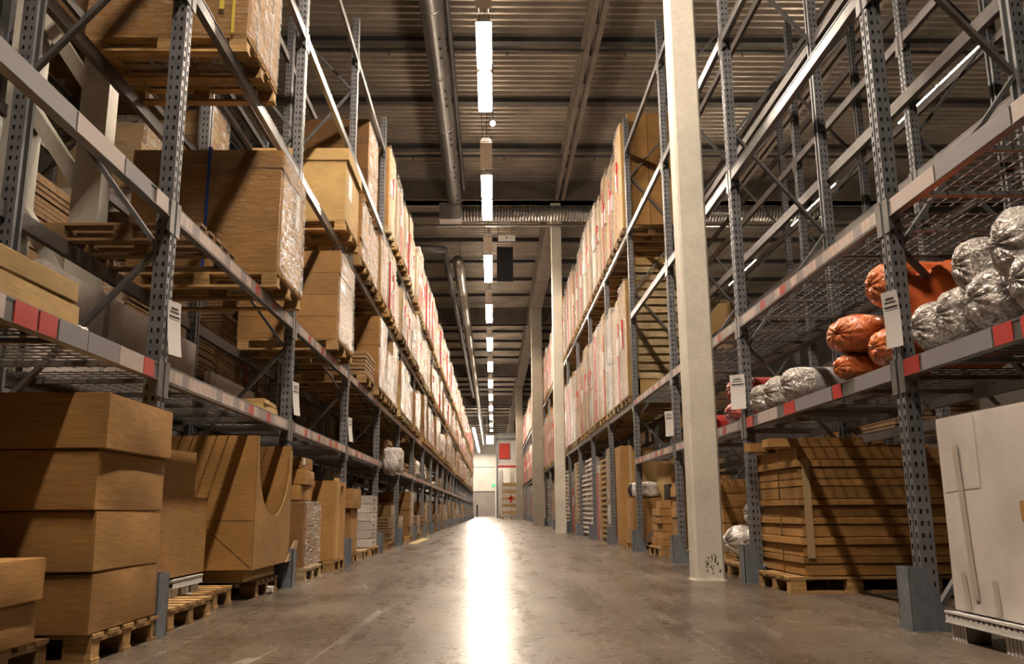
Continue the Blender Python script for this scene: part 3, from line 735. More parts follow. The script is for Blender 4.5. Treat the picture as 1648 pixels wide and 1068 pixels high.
def unit_load(wd, dp, h, seed, mat='card', layers=0, cols=1, wrap=True, straps=True, parts=True):
    """returns [(part name, mesh)] for a wrapped stack of cartons, its aisle face at x = 0, z from 0"""
    r = random.Random(seed); out = []
    nl = layers or max(1, round(h / .33)); lh = h / nl
    mats = [mat, 'seam', 'label_white']
    if parts:
        for i in range(nl):
            for c in range(cols):
                y0 = -wd / 2 + wd * c / cols; y1 = y0 + wd / cols - .006; j = r.uniform(-.008, .008)
                mb = MB().box(-dp, -.012 + j, y0, y1, lh * i, lh * (i + 1) - .006)
                if r.random() < .35: mb.box(-.012 + j, -.010 + j, y0 + wd / cols * .2, y0 + wd / cols * .45, lh * (i + .4), lh * (i + .75), 2)
                out.append(('carton', mb.mesh('carton', mats)))
        if straps:
            for yy in (-wd * .22, wd * .24): out.append(('strap', MB().box(-dp - .004, -.0, yy - .008, yy + .008, h, h + .004).box(-.002, .003, yy - .008, yy + .008, 0, h + .004).mesh('strap', 'blue' if seed % 3 == 0 else 'black')))
        if wrap: out.append(('stretch_wrap', bm_mesh(soft_box(dp + .02, wd + .02, h + .02, .012, seed, .02), 'wrap', 'film')))
    return out
def place_load(parts, label, cat, loc, rotz, group=None, name='carton_load', dp=1.2, h=1.0):
    t = thing(name, label, cat, loc, rotz, group)
    for n, me in parts:
        link(n, me, t, (-dp / 2, 0, h / 2) if n == 'stretch_wrap' else (0, 0, 0))
    return t
# single-mesh loads for far places (parts too small to see): slots: 0 goods, 1 seam, 2 paper, 3 red, 4 film, 5 other, 6 white
def far_load(kind, wd, dp, h, seed):
    def f():
        r = random.Random(seed); mb = MB()
        base = r.choice(['card', 'card', 'card_light', 'card_grey', 'card_dark', 'card_grey'])
        other = r.choice(['card_light', 'card_grey', 'white_card', 'wood_pale'])
        if kind == 'stack':
            nl = max(2, round(h / r.choice([.22, .3, .42]))); lh = h / nl; top_cut = r.random() < .4
            for i in range(nl):
                mi = 0 if r.random() < .75 else 5; j = r.uniform(-.03, .0); sh = r.uniform(0, .04)
                w2 = wd / 2 * (.72 if (top_cut and i == nl - 1) else 1)
                mb.box(-dp + sh, j - .015, -w2 + sh, 0 - .003, lh * i, lh * (i + 1) - .008, mi).box(-dp + sh, j * .6 - .015, .003, w2, lh * i, lh * (i + 1) - .008, 0)
                if r.random() < .4: yy = r.uniform(-wd * .4, wd * .2); mb.box(j * .6 - .015, j * .6 - .012, yy, yy + .14, lh * (i + .3), lh * (i + .7), 2)
            mb.box(-dp - .01, .0, -wd / 2 - .012, wd / 2 + .012, 0.0, h + .01, 4)
        elif kind == 'ledge':
            nl = int(h / .13)
            for i in range(nl): mb.box(-dp, -.05, -wd / 2, wd / 2, h * i / nl, h * (i + .6) / nl, 6).box(-dp, 0, -wd / 2 - .01, wd / 2 + .01, h * (i + .6) / nl, h * (i + 1) / nl, 6 if seed % 2 else 5)
        elif kind == 'tall':                        # long flat packs standing upright, wrapped, red edge tape
            n = r.choice([2, 3, 3]); y = -wd / 2; 
            for i in range(n):
                w_ = wd / n; hh = h * r.uniform(.86, 1.0); mi = r.choice([0, 0, 5, 6, 5]); j = r.uniform(-.05, 0)
                mb.box(-dp, j - .015, y + .004, y + w_ - .004, 0, hh, mi)
                if r.random() < .38: a_ = y + w_ * r.choice([.06, .5, .7]); mb.box(j - .015, .004, a_, a_ + r.uniform(.03, .07), 0.02, hh - r.uniform(.05, .6), 3)
                if r.random() < .35: mb.box(j - .0155, .003, y + w_ * .4, y + w_ * .85, hh * .45, hh * .62, 2)
                # rumpled top of the film
                for q in range(5): a = y + w_ * q / 5; mb.quad((j - .02, a, hh), (j - .01, a + w_ / 5, hh), (-.12, a + w_ / 8 + r.uniform(0, .03), hh + r.uniform(.03, .13)), mi=6)
                y += w_
            mb.box(-dp - .01, .0, -wd / 2 - .012, wd / 2 + .012, 0.0, h * .93, 4)
            if r.random() < .5: # red bow of tape
                mb.box(.0, .03, -.05, .05, h * .55, h * .63, 3).box(.0, .02, -.01, .02, h * .4, h * .56, 3)
        elif kind == 'slats':
            nl = max(4, int(h / .055))
            for i in range(nl):
                j = r.uniform(-.03, 0); mb.box(-dp, j, -wd / 2 + r.uniform(0, .03), wd / 2 - r.uniform(0, .03), h * i / nl, h * (i + 1) / nl - .012, 0)
        elif kind == 'sack':
            bm = soft_box(dp, wd, h, .05, seed, .08); bmesh.ops.translate(bm, vec=(-dp / 2, 0, h / 2), verts=bm.verts); return bm_mesh(bm, 'load', 'plastic_white', True)
        mats = [base if kind != 'slats' else 'wood_dark', 'seam', 'paper', 'red', 'film', other, 'white_card']
        return mb.mesh('load', mats)
    return cached(('far', kind, wd, dp, h, seed), f)

# ---------------------------------------------------------------- goods on the left, near the camera
# four big cartons
pallet('wooden pallet under the stack of four big cartons at the left edge', (-2.05, 5.16, 0), .9, 1.2)
hs = [.146, .455, .768, 1.085, 1.385]
for i, (x1, y0, y1, lab) in enumerate(((-2.06, 4.66, 5.56, 'big brown carton at the bottom of the stack of four on the left'), (-2.06, 4.64, 5.55, 'big brown carton, second from the bottom of the stack of four on the left'),
        (-2.06, 4.62, 5.55, 'big brown carton just below the top one of the stack of four'), (-2.03, 4.60, 5.56, 'big brown carton with crushed lower edge topping the stack of four'))):
    carton(x1 - 1.25, x1, y0, y1, hs[i], hs[i + 1] - .004, lab, 'card', seed=i + 1, rz=[0, .004, -.004, .01][i])
pallet('wooden pallet in the dark at the bottom left corner under two smaller cartons', (-2.22, 4.2, 0), .8, 1.0, mat='wood_dark')
carton(-3.2, -2.19, 3.9, 4.40, .150, .345, 'lower of two flat cartons at the bottom left corner', seed=11)
carton(-3.2, -2.16, 3.9, 4.38, .348, .545, 'upper of two flat cartons at the bottom left corner', seed=12)
# boxes on the first shelf
carton(-2.9, -2.2, 3.1, 4.55, Z1 + .01, Z1 + .125, 'long pale carton lying on the shelf at the left edge, lower of two', 'card_light', 'tape', 'y', seed=13)
carton(-2.9, -2.2, 3.0, 4.52, Z1 + .128, Z1 + .235, 'long pale carton with brown tape at the left edge, upper of two', 'card_light', 'tape', 'y', seed=14, tilt=.01)
tag(link('crumpled_paper', bm_mesh(soft_box(.2, .14, .06, .03, 5, .02), 'paper', 'plastic_white', True), None, (-2.35, 4.75, Z1 + .03)), 'small crumpled white film lying on the left shelf beside the pale cartons', 'wrapping')
# empty pallets and notched carton
pallet('empty wooden pallet lying in front of the others, beside the stack of four cartons', (-2.10, 6.36, 0), .86, 1.0)
pallet('empty wooden pallet lying just behind the front empty one, left side', (-2.24, 7.36, 0), .84, 1.0)
tag(link('paper_scrap', MB().box(-.09, .09, -.07, .07, 0, .003).mesh('scrap', 'paper'), None, (-2.42, 7.0, .146), .3), 'white paper scrap lying on an empty pallet', 'paper')
def plastic_pallet(label, loc, wd, dp, h=.16):
    t = thing('plastic_pallet', label, 'pallet', loc)
    mb = MB()
    def f(u, z): return (0, u, z)
    holes = []; u = -wd / 2 + .03
    while u < wd / 2 - .05: holes.append((u, u + .022)); u += .052
    holed_strip(mb, f, -wd / 2, wd / 2, h - .055, h, .055, holes, .026)
    mb.box(-dp, -.02, -wd / 2, wd / 2, h - .03, h - .001); 
    mb.box(-.02, .004, -wd / 2 - .004, wd / 2 + .004, h - .008, h + .004).box(-.02, .004, -wd / 2 - .004, wd / 2 + .004, h - .062, h - .054)
    link('rim', mb.mesh('rim', 'whiteplastic'), t)
    for y in (-wd / 2 + .1, 0, wd / 2 - .1):
        for x in (-.09, -dp / 2, -dp + .09):
            mb = MB(); 
            for q in range(5): mb.box(x - .07, x + .07, y - .085 + q * .034, y - .085 + q * .034 + .026, 0, h - .056)
            mb.box(x - .06, x + .06, y - .08, y + .075, .002, h - .05)
            link('foot', mb.mesh('foot', 'whiteplastic'), t)
    return t
plastic_pallet('white perforated plastic pallet under the notched carton, left side', (-2.34, 6.95, .145), .66, .6, .125)
def notched():
    t = thing('open_carton', 'tall brown carton with a rectangular notch cut in its top corner, left side', 'box', (-2.36, 0, .275))
    z0, z1 = 0, .95; th = .012
    mb = MB()
    pts = [(6.05, z0), (7.36, z0), (7.36, .60), (7.02, .60), (7.02, z1), (6.05, z1 - .03)]
    mb.prism(pts, 0, -th, 0)
    mb.box(-.55, -th, 6.05, 6.05 + th, z0, z1 - .03).box(-.55, -th, 7.36 - th, 7.36, z0, .6).box(-.55, -.55 + th, 6.05, 7.36, z0, .6).box(-.55, 0, 6.05, 7.36, 0, .012)
    link('box_body', mb.mesh('notched', 'card'), t)
    link('inner_divider', MB().box(-.5, -.06, 6.6, 6.612, .012, .9).mesh('divider', 'card_dark'), t)
notched()
def curved():
    t = thing('open_carton', 'large brown open carton with a deep curved cut in its front, left side', 'box', (-2.10, 7.86, .262), -.0)
    D, L, H, th = .92, 1.36, 1.17, .012
    pts = [(0, 0), (L, 0), (L, 1.12)]
    for i in range(0, 33):                              # rounded cut from the far edge back to the near edge
        u = 1 - i / 16; y = (L - .02) * .5 + (L - .10) * .5 * u; e = 1 - math.sqrt(max(0, 1 - abs(u) ** 2.2))
        pts.append((y, min(.46 + (.70 if u < 0 else .66) * e, 1.15)))
    pts += [(.03, H), (0, H)]
    link('front_panel', MB().prism(pts, 0, -th, 0).mesh('front', 'card'), t)
    link('side_panel', MB().box(-D, -th, 0, th, 0, H).mesh('side', 'card'), t)
    link('side_panel', MB().box(-D, -th, L - th, L, 0, H).mesh('side', 'card'), t)
    link('back_panel', MB().box(-D, -D + th, th, L - th, 0, H).mesh('back', 'card'), t)
    link('bottom_panel', MB().box(-D, -th, th, L - th, 0, th).mesh('bottom', 'card_dark'), t)
    link('side_crease', MB().bar((-.5, -.001, .42), (-.02, -.001, .02), .004, .004).box(-D, -.02, -.002, -.0005, .42, .424).mesh('crease', 'seam'), t)
curved()
pallet('worn dark pallet under the open carton with the curved cut', (-2.14, 8.58, 0), .8, 1.0, mat='wood_dark')
tag(link('cardboard_beam', MB().box(-.7, .0, -.55, .55, 0, .10).mesh('beam', 'card_light'), None, (-2.2, 8.5, .150)), 'flat cardboard bearer between the dark pallet and the curved carton', 'cardboard')
tag(link('crumpled_paper', bm_mesh(soft_box(.06, .1, .07, .03, 8, .02), 'paper', 'plastic_white', True), None, (-2.12, 8.60, .035)), 'small white crumpled paper on the floor by the dark pallet', 'paper')
t = thing('cardboard_flap', 'triangular grey-brown cardboard piece leaning behind the second left post guard', 'cardboard', (-2.08, 9.05, .26)); link('sheet', MB().prism([(0, 0), (.42, .02), (.5, .2), (.34, .2)], 0, -.012, 0).mesh('flap', 'card_grey'), t)

# second whole bay, floor: wrapped carton with boxes on top, carton with slot
pallet('pale pallet under the cling-wrapped carton and three boxes, left side', (-2.08, 10.45, 0), .9, 1.1, mat='wood_pale')
place_load(unit_load(.88, 1.0, .72, 21, 'card_dark', 1, 1, True, False), 'cling-wrapped brown carton standing behind the second left post, three boxes on it', 'load', (-2.12, 10.5, .146), 0, dp=1.0, h=.72)
for i, (a, b_, h0, h1) in enumerate(((10.1, 10.75, .89, 1.06), (10.12, 10.85, 1.065, 1.24), (10.2, 10.7, 1.245, 1.38))):
    carton(-2.85, -2.2 + .02 * (i == 1), a, b_, h0, h1, '%s of three small brown boxes on the wrapped carton, left side' % ['lowest', 'middle', 'topmost'][i], 'card', seed=30 + i, rz=[0, .06, -.05][i],
           extra=[('address_label', MB().box(.326, .330, -.2, -.1, .04, .13).mesh('lbl', 'paper'))] if i else ())
pallet('pallet under the tall slotted carton, left side', (-2.08, 12.2, 0), .85, 1.1)
t = thing('slotted_carton', 'tall brown carton with a long vertical slot in its front, left side', 'box', (-2.10, 12.2, .146))
mb = MB(); holed_strip(mb, lambda u, z: (0, u, z), -.42, .42, 0, 1.02, 2.0, [], .5)
mb = MB().box(-.9, 0, -.42, .05, 0, 1.02).box(-.9, 0, .22, .42, 0, 1.02).box(-.9, 0, .05, .22, 0, .42).box(-.9, -.12, .05, .22, .42, 1.0).box(-.9, 0, .05, .22, .96, 1.02)
link('box_body', mb.mesh('box', 'card'), t); link('corner_post', MB().box(-.05, .01, -.25, -.19, 0, 1.06).mesh('post', 'card_light'), t)
pallet('pallet under two brown cartons beside the slotted one', (-2.12, 13.7, 0), .8, 1.0)
carton(-2.9, -2.14, 13.35, 14.05, .15, .80, 'brown upright carton under a smaller one, between the third and fourth left posts', seed=41)
carton(-2.8, -2.1, 13.25, 14.10, .805, 1.10, 'brown carton lying on the upright one, between the third and fourth left posts', seed=42)
pallet('pallet under the stack of white boxes, left side', (-2.1, 15.95, 0), .95, 1.1)
for i in range(6):
    carton(-3.0, -2.14, 15.5, 16.42, .147 + .148 * i, .147 + .148 * (i + 1) - .003, 'white box in the tall white stack on the left, %s from the bottom' % ORD[i], 'white_card', seed=50 + i, flap=False,
           extra=[('hand_hole', MB().box(.424, .4385, -.05, .05, .06, .09).box(-.05, .05, -.4685, -.46, .06, .09).mesh('hole', 'ink'))])
pallet('empty pallet in front of the white boxes, left side', (-2.1, 14.75, 0), .8, 1.0, mat='wood_pale')

# ---- left rack level 2 and above, near
def on_beam(x, y, z, wd, dp, h, seed, label, plabel, mat='card', layers=1, cols=1, wrap=True, straps=True, side=-1, pm='wood', dpp=None):
    rz = 0 if side < 0 else PI
    pallet(plabel, (x, y, z), wd, dpp or max(1.2, dp), rz, pm)
    return place_load(unit_load(wd, dp, h, seed, mat, layers, cols, wrap, straps), label, 'load', (x, y, z + .146), rz, dp=dp, h=h)
big = on_beam(-2.0, 8.36, Z2, 1.0, 1.42, 1.20, 3, 'huge cling-wrapped brown carton with a blue strap on the second beam level, left', 'wooden pallet under the huge wrapped carton with the blue strap', 'card', 1, 1, True, False)
link('lid', MB().box(-1.425, -.004, -.508, .508, 1.03, 1.207).mesh('lid', 'card'), big)
link('blue_strap', MB().box(-.71, -.68, -.540, -.535, 0, 1.225).box(-.71, -.68, -.54, .54, 1.222, 1.226).mesh('strap', 'blue'), big)
link('address_label', MB().box(.012, .016, .05, .2, .62, .98).mesh('label', 'paper'), big)
tl = on_beam(-2.04, 7.15, Z3, 1.0, 1.35, 1.25, 5, 'cling-wrapped brown cartons with yellow straps high on the third beam level, top left', 'wooden pallet under the wrapped cartons at the top left', 'card', 1, 2, True, True)
for xx in (-.58, -.12): link('yellow_strap', MB().box(xx - .012, xx + .012, -.540, -.535, 0, 1.27).mesh('strap', 'yellow'), tl)
link('yellow_label', MB().box(-.24, -.20, -.541, -.535, .22, .45).mesh('label', 'yellow'), tl)
t = on_beam(-2.0, 11.9, Z3, 1.15, 1.3, 1.02, 7, 'plain brown carton with a lid flap standing on the third beam level, left', 'wooden pallet under the plain lidded carton, third beam level left', 'card_light', 1, 1, False, False)
link('lid', MB().box(-1.31, .02, -.595, .595, .86, 1.03).mesh('lid', 'card_light'), t)
on_beam(-2.0, 11.65, Z2, 1.2, 1.3, 1.18, 8, 'wrapped stack of brown cartons on the second beam level under the lidded carton', 'wooden pallet under the wrapped carton stack, second beam level left', 'card', 4, 1, True, False)
on_beam(-2.05, 16.05, Z2, 1.1, 1.2, 1.3, 9, 'wrapped brown carton stack beside the fourth left post, second beam level', 'pallet under the wrapped stack beside the fourth left post', 'card', 5, 1)
tag(link('slat_pile', far_load('slats', 1.1, 1.1, .38, 3), None, (-2.05, 14.5, Z2 + .15)), 'pile of thin dark boards on a pallet, second beam level left', 'boards')
pallet('pallet under the pile of thin dark boards', (-2.05, 14.5, Z2), 1.1, 1.2)
pallet('spare pallet lying on the shelf under the huge wrapped carton', (-2.25, 6.9, Z2), .9, 1.2, mat='wood_dark')
on_beam(-2.25, 15.5, Z4, 1.2, 1.2, 1.45, 15, 'bulky cling-wrapped brown load behind the fourth left post, fourth beam level', 'pallet under the bulky wrapped load, fourth beam level left', 'card_dark', 3, 1)
carton(-2.55, -2.2, 8.3, 8.9, Z1 + .01, Z1 + .07, 'flat tan carton lying on the first shelf of the left rack', 'card_light', seed=61)
carton(-2.55, -2.2, 8.32, 8.88, Z1 + .072, Z1 + .12, 'upper flat tan carton lying on the first shelf of the left rack', 'card_light', seed=62, rz=.05)
tag(link('plastic_bag', bm_mesh(soft_box(.36, .95, .52, .05, 15, .08), 'bag', 'plastic_white', True), None, (-1.98, 17.5, Z1 + .03)), 'big white plastic bag bulging over the first left shelf', 'bag')

# white panels in the row behind the left rack and the braced frame there
def panel(x, y0, y1, z0, z1, lab): tag(link('white_panel', MB().box(x - .06, x, y0, y1, z0, z1).mesh('panel', 'white_card'), None), lab, 'panel')
panel(-3.14, 5.9, 6.9, 1.70, 2.5, 'white board standing behind the left rack, nearest')
panel(-3.14, 7.0, 9.1, 1.70, 2.5, 'long white board behind the left rack, seen past the first post')
panel(-3.14, 9.6, 11.4, 1.70, 2.3, 'white board behind the left rack, seen past the second post')
t = thing('braced_frame', 'beige braced steel trestle standing between the two left rack rows', 'frame', (-3.95, 7.75, 0))
for x in (-.50, .20): link('upright', MB().box(x - .13, x + .13, -.1, .1, 0, 7.5).mesh('upright', 'column'), t)
for z in (2.6, 3.6, 4.6, 5.6): link('diagonal', MB().bar((-.44, 0, z + .95), (.14, 0, z + .1), .12, .17, up=(0, 1, 0)).mesh('diag', 'column'), t)

# ---------------------------------------------------------------- goods on the right, near the camera
plastic_r = plastic_pallet('white perforated plastic pallet under the tall white carton, right edge', (-2.66, 0, 0), 1.3, 1.15, .155)
plastic_r.location = (2.66, 4.62, 0); plastic_r.rotation_euler = (0, 0, PI)
w_ = carton(2.72, 3.9, 4.0, 5.27, .16, 1.28, 'tall white carton standing on a white plastic pallet at the right edge', 'white_card', seed=70, flap=False)
link('beige_tape', MB().bar((-.5985, .37, .08), (-.5985, .43, .95), .0015, .06, up=(0, 1, 0)).bar((-.5965, .46, .02), (-.5965, .49, .22), .0015, .05, up=(0, 1, 0)).bar((-.5965, .16, .02), (-.5965, .17, .2), .0015, .05, up=(0, 1, 0)).mesh('tape', 'tape_grey'), w_)
link('panel_crease', MB().box(-.5985, -.597, .2, .203, .7, 1.1).box(-.5985, -.597, .2, .6, .7, .702).mesh('crease', 'tape_grey'), w_)
carton(2.40, 2.62, 3.3, 3.98, .68, .78, 'small brown carton edge beside the tall white carton, upper of two at the right edge', 'card', seed=71)
carton(2.41, 2.62, 3.3, 3.98, .52, .672, 'brown carton edge beside the tall white carton, lower of two at the right edge', 'card', seed=72)
pallet('pallet under the brown cartons just outside the right edge', (2.5, 3.4, 0), .8, 1.0, PI)
carton(2.5, 3.3, 3.1, 3.95, .147, .517, 'brown carton under the two carton edges at the right edge', 'card', seed=76)
# layered cartons on pallets behind the first right post guard
pallet('wooden pallet sticking out under the layered cartons on the right', (2.68, 8.55, 0), .95, 1.2, PI)
pallet('second wooden pallet under the layered cartons, deeper in the right rack', (3.9, 8.5, 0), .95, .9, PI, 'wood_dark')
t = thing('flat_carton_stack', 'broad stack of flat brown cartons with a vertical tape, right rack floor', 'boxes', (2.84, 0, .148))
z = 0; r = random.Random(4)
for i in range(13):
    h = [.11, .065][i % 2] + r.uniform(-.008, .008); j = r.uniform(-.012, .012) + (.014 if i % 2 else 0)
    link('flat_carton', bm_mesh(soft_box(1.5, 1.38, h - .004, .004, i, .006), 'flat', 'card'), t, (.75 - j, 8.80 - j, z + h / 2)); z += h
link('tape_band', MB().box(.03, .10, 8.078, 8.084, .16, z - .1).mesh('tape', 'tape'), t)
link('corner_seam', MB().box(-.022, -.016, 8.62, 8.632, 0, z).mesh('seam', 'seam'), t)
zt_ = .148 + z
carton(2.62, 3.3, 8.9, 9.05, zt_ - .02 + .025, zt_ + .10, 'long narrow box jutting over the layered cartons on the right, nearer the second post', 'card', seed=73, rz=.1)
carton(2.60, 3.5, 8.15, 8.35, zt_ + .005, zt_ + .09, 'narrow brown box jutting out on top of the layered cartons, right', 'card', seed=74, rz=-.03)
carton(2.9, 4.3, 8.5, 8.85, zt_ + .005, zt_ + .05, 'flat brown sheet box on top of the layered cartons, right', 'card_dark', seed=75)

def roll(label, x, y, z, rad, ry, L, mat, bodymat, seed, peanut=0.0, rz=0, cat='roll', group=None):
    """a rolled textile in clear film; its bunched end faces the aisle (towards -x), body goes to +x"""
    t = thing('wrapped_roll', label, cat, (x, y, z), rz, group)
    r = random.Random(seed); n = 40
    ph = [r.uniform(0, 2 * PI) for _ in range(5)]
    soft = .45 if mat in ('plastic_orange', 'plastic_red') else 1
    def ring(mb, x_, k, amp):
        amp *= soft
        for i in range(n):
            a = 2 * PI * i / n
            pn = 1 - peanut * abs(math.cos(a)) ** 3
            f = k * pn * (1 + amp * (.5 * math.sin(9 * a + ph[0]) + .4 * math.sin(14 * a + ph[1]) + .5 * math.sin(5 * a + ph[2])))
            mb.v.append((x_ + amp * .10 * math.sin(11 * a + ph[3]), math.cos(a) * ry * f, math.sin(a) * rad * f))
    def loft(rings):
        mb = MB()
        for q in rings: ring(mb, *q)
        for j in range(len(rings) - 1):
            for i in range(n): mb.f.append((j * n + i, j * n + (i + 1) % n, (j + 1) * n + (i + 1) % n, (j + 1) * n + i)); mb.m.append(0)
        return mb
    e = loft([(.035, .05, .2), (.0, .14, .30), (-.01, .28, .22), (.0, .45, .16), (.015, .65, .12), (.05, .85, .08), (.10, .97, .05), (.16, 1.0, .03), (.24, .985, .01)])
    link('film_end', e.mesh('film_end', mat, True), t)
    link('roll_body', loft([(.12, .93, .01), (.24, .98, .005), (L, .98, .005), (L + .02, .8, .0), (L + .03, .1, 0)]).mesh('roll_body', bodymat, True), t)
    return t
silv = [(5.38, 1.885, .17, .15, .35, 'small silver-wrapped roll next to the nearest right post, lowest of the shelf'),
        (5.06, 1.89, .18, .155, .35, 'pinched silver-wrapped roll, second from the nearest right post'),
        (4.70, 1.90, .185, .19, .08, 'fat round silver-wrapped roll in the bottom row of the right shelf'),
        (4.82, 2.13, .17, .155, .30, 'pinched silver-wrapped roll lying on top of the others, right shelf'),
        (4.40, 2.13, .21, .19, .06, 'biggest silver-wrapped roll, uppermost on the right shelf'),
        (4.28, 1.90, .18, .17, .2, 'silver-wrapped roll at the right edge of the picture, bottom row')]
for i, (y, z, rd, ry, pn, lab) in enumerate(silv): roll(lab, 2.72, y, z, rd, ry, .95, 'plastic_grey', 'greycloth', 80 + i, pn, r.uniform(-.08, .08))
roll('orange folded blanket roll in clear film standing highest beside the nearest right post', 2.74, 6.02, 2.33, .17, .21, 1.0, 'plastic_orange', 'orange', 90, .1)
roll('orange blanket roll in clear film hanging over the shelf edge, left of the orange pile', 2.66, 6.48, 2.07, .15, .27, .9, 'plastic_orange', 'orange', 91, .05, .25)
roll('orange blanket roll in clear film, lower one against the right post', 2.72, 6.02, 1.87, .15, .22, .9, 'plastic_orange', 'orange', 92, .25)
roll('orange bag end in clear film drooping over the beam, lowest of the orange pile', 2.66, 6.55, 1.82, .11, .16, .7, 'plastic_orange', 'orange', 93, .3, .1)
t = thing('orange_cloth', 'orange cloth bundle lying flat behind the nearest right post', 'cloth', (3.42, 5.70, Z1)); link('bundle', bm_mesh(soft_box(1.0, .62, .60, .05, 9, .2), 'bundle', 'orange', True), t, (0, 0, .38))
roll('grey roll in clear film, farthest of three on the right shelf', 2.74, 9.02, 1.885, .16, .21, .9, 'plastic_grey', 'greycloth', 94, .35)
roll('grey roll in clear film, middle of three on the right shelf', 2.74, 8.54, 1.885, .165, .22, .9, 'plastic_grey', 'greycloth', 95, .3)
roll('grey roll in clear film, nearest of three on the right shelf, beside the orange pile', 2.74, 8.02, 1.89, .17, .23, 1.0, 'plastic_grey', 'greycloth', 96, .2)
roll('red roll in clear film, upper one beside the second right post', 2.74, 9.92, 2.10, .15, .28, .8, 'plastic_red', 'redcloth', 97, .1)
roll('red roll in clear film, lower one beside the second right post', 2.72, 9.95, 1.84, .14, .34, .8, 'plastic_red', 'redcloth', 98, .2)
roll('pinkish roll in film half hidden behind the white column, right shelf', 2.74, 12.2, 1.88, .18, .35, .8, 'plastic_white', 'redcloth', 99, .2)
# floor rolls and cartons behind the column
pallet('pallet under the silver rolls lying on the floor, right side', (2.78, 10.55, 0), 1.1, 1.2, PI)
roll('big silver roll lying on a pallet at floor level, right of the white column', 2.85, 10.75, .36, .20, .26, 1.0, 'silver', 'silver', 101, .0, .1)
roll('big silver roll at floor level next to the second right post guard', 2.9, 10.15, .35, .20, .25, 1.0, 'silver', 'silver', 102, .0, -.1)
roll('silver roll lying on top of the two floor rolls, right side', 3.0, 10.4, .70, .17, .22, .9, 'silver', 'silver', 103, .0)
for i in range(6):
    carton(3.0, 4.2, 11.45, 12.6, .005 + .19 * i, .19 * (i + 1), 'brown carton in the stack behind the silver floor rolls, %s from the floor' % ORD[i], 'card', seed=110 + i, flap=False)
# bay with small boxes
pallet('long low pallet under the small brown boxes, right side', (2.74, 15.15, 0), .95, 1.1, PI)
pallet('pallet under the tall pile of brown boxes by the third right post', (2.78, 13.65, 0), .9, 1.1, PI)
r = random.Random(12)
for c in range(2):
    for i in range(6):
        if c == 1 and i > 4: continue
        y0 = 14.7 + .47 * c; j = r.uniform(0, .06)
        carton(2.78 + j, 3.35, y0, y0 + .45, .147 + .125 * i, .147 + .125 * (i + 1) - .003, 'small brown box in the low pile right, %s column from the post, %s up' % (['near', 'far'][c], ORD[i]), 'card', 'tape', 'y', seed=120 + i + 9 * c, flap=False)
for i in range(7):
    carton(2.84 + r.uniform(0, .03), 3.6, 13.25, 14.05, .147 + .16 * i, .147 + .16 * (i + 1) - .003, 'brown box in the taller pile by the third right post, %s from the bottom' % ORD[i], 'card', seed=140 + i, flap=False)
carton(3.3, 3.36, 15.9, 17.6, .7, 1.68, 'large pale board leaning upright in the right rack behind the small boxes', 'card_light', seed=150, flap=False)
pallet('pallet under the brown carton topped with white bags, right side', (2.7, 17.55, 0), .8, 1.0, PI)
carton(2.72, 3.4, 17.1, 17.95, .147, .98, 'brown carton with torn front beside the tall box, white and black bags on top', seed=151)
for i, (y, mt_, nm) in enumerate(((17.3, 'plastic_white', 'white'), (17.72, 'black', 'black'))):
    tag(link('filled_bag', bm_mesh(soft_box(.5, .36, .3, .05, 20 + i, .07), 'bag', mt_, True), None, (3.0, y, .98 + .16)), '%s stuffed bag on top of the torn brown carton, right side' % nm, 'bag')
carton(3.1, 3.6, 15.4, 15.9, .92, 1.2, 'black bagged parcel behind the small brown boxes, right side', 'black', seed=152, flap=False)
carton(2.72, 3.15, 18.6, 19.35, .005, 2.1, 'very tall narrow brown carton standing on the floor, right side', 'card', 'tape', 'y', seed=153)
carton(3.2, 3.9, 18.7, 19.6, .005, 2.0, 'very tall pale carton behind the narrow brown one, right side', 'card_light', seed=154)

# ---------------------------------------------------------------- repeated goods along both racks
R = random.Random(77)
npal = 0
LV = {'2': ('second', Z2), '3': ('third', Z3), '4': ('fourth', Z4)}
KINDN = {'stack': 'wrapped carton stack', 'tall': 'tall red-taped flat packs', 'slats': 'pile of dark boards', 'ledge': 'pale ledged crate stack', 'sack': 'milky wrapped sack'}
def put(side, k, z, y, wd, h, kind, x, lvl, near_k=8, pal=True, j=0, dp=1.2):
    global npal
    rz = 0 if side == 'L' else PI
    sidew = 'left' if side == 'L' else 'right'
    near = k < near_k
    if near:
        lab = '%s, %s in the %s %s rack bay, %s' % (KINDN[kind], ORD[j], ORD[k], sidew, lvl); g = '%s goods on the %s' % (lvl, sidew)
        plab = 'pallet under %s load of %s %s rack bay, %s' % (ORD[j], ORD[k], sidew, lvl)
    else:
        lab = 'far-off %s, %s, %s side' % (KINDN[kind], lvl, sidew); g = lab
        plab = 'far-off pallet, %s, %s side' % (lvl, sidew)
    zz = z + (.146 if pal else .004)
    o = link('carton_load' if kind == 'stack' else 'flat_pack_load' if kind == 'tall' else 'board_pile' if kind == 'slats' else 'crate_stack' if kind == 'ledge' else 'wrapped_sack', far_load(kind, wd, dp, h, R.randint(0, 11)), None, (x, y, zz), rz)
    tag(o, lab, 'load', g)
    if pal:
        pm = R.choice(['wood', 'wood', 'wood_pale', 'wood_dark'])
        if npal < 285:
            pallet(plab, (x, y, z), wd, 1.2, rz, pm, 'pallets: ' + plab if not near else 'pallets along the %s rack' % sidew, parts=False); npal += 1
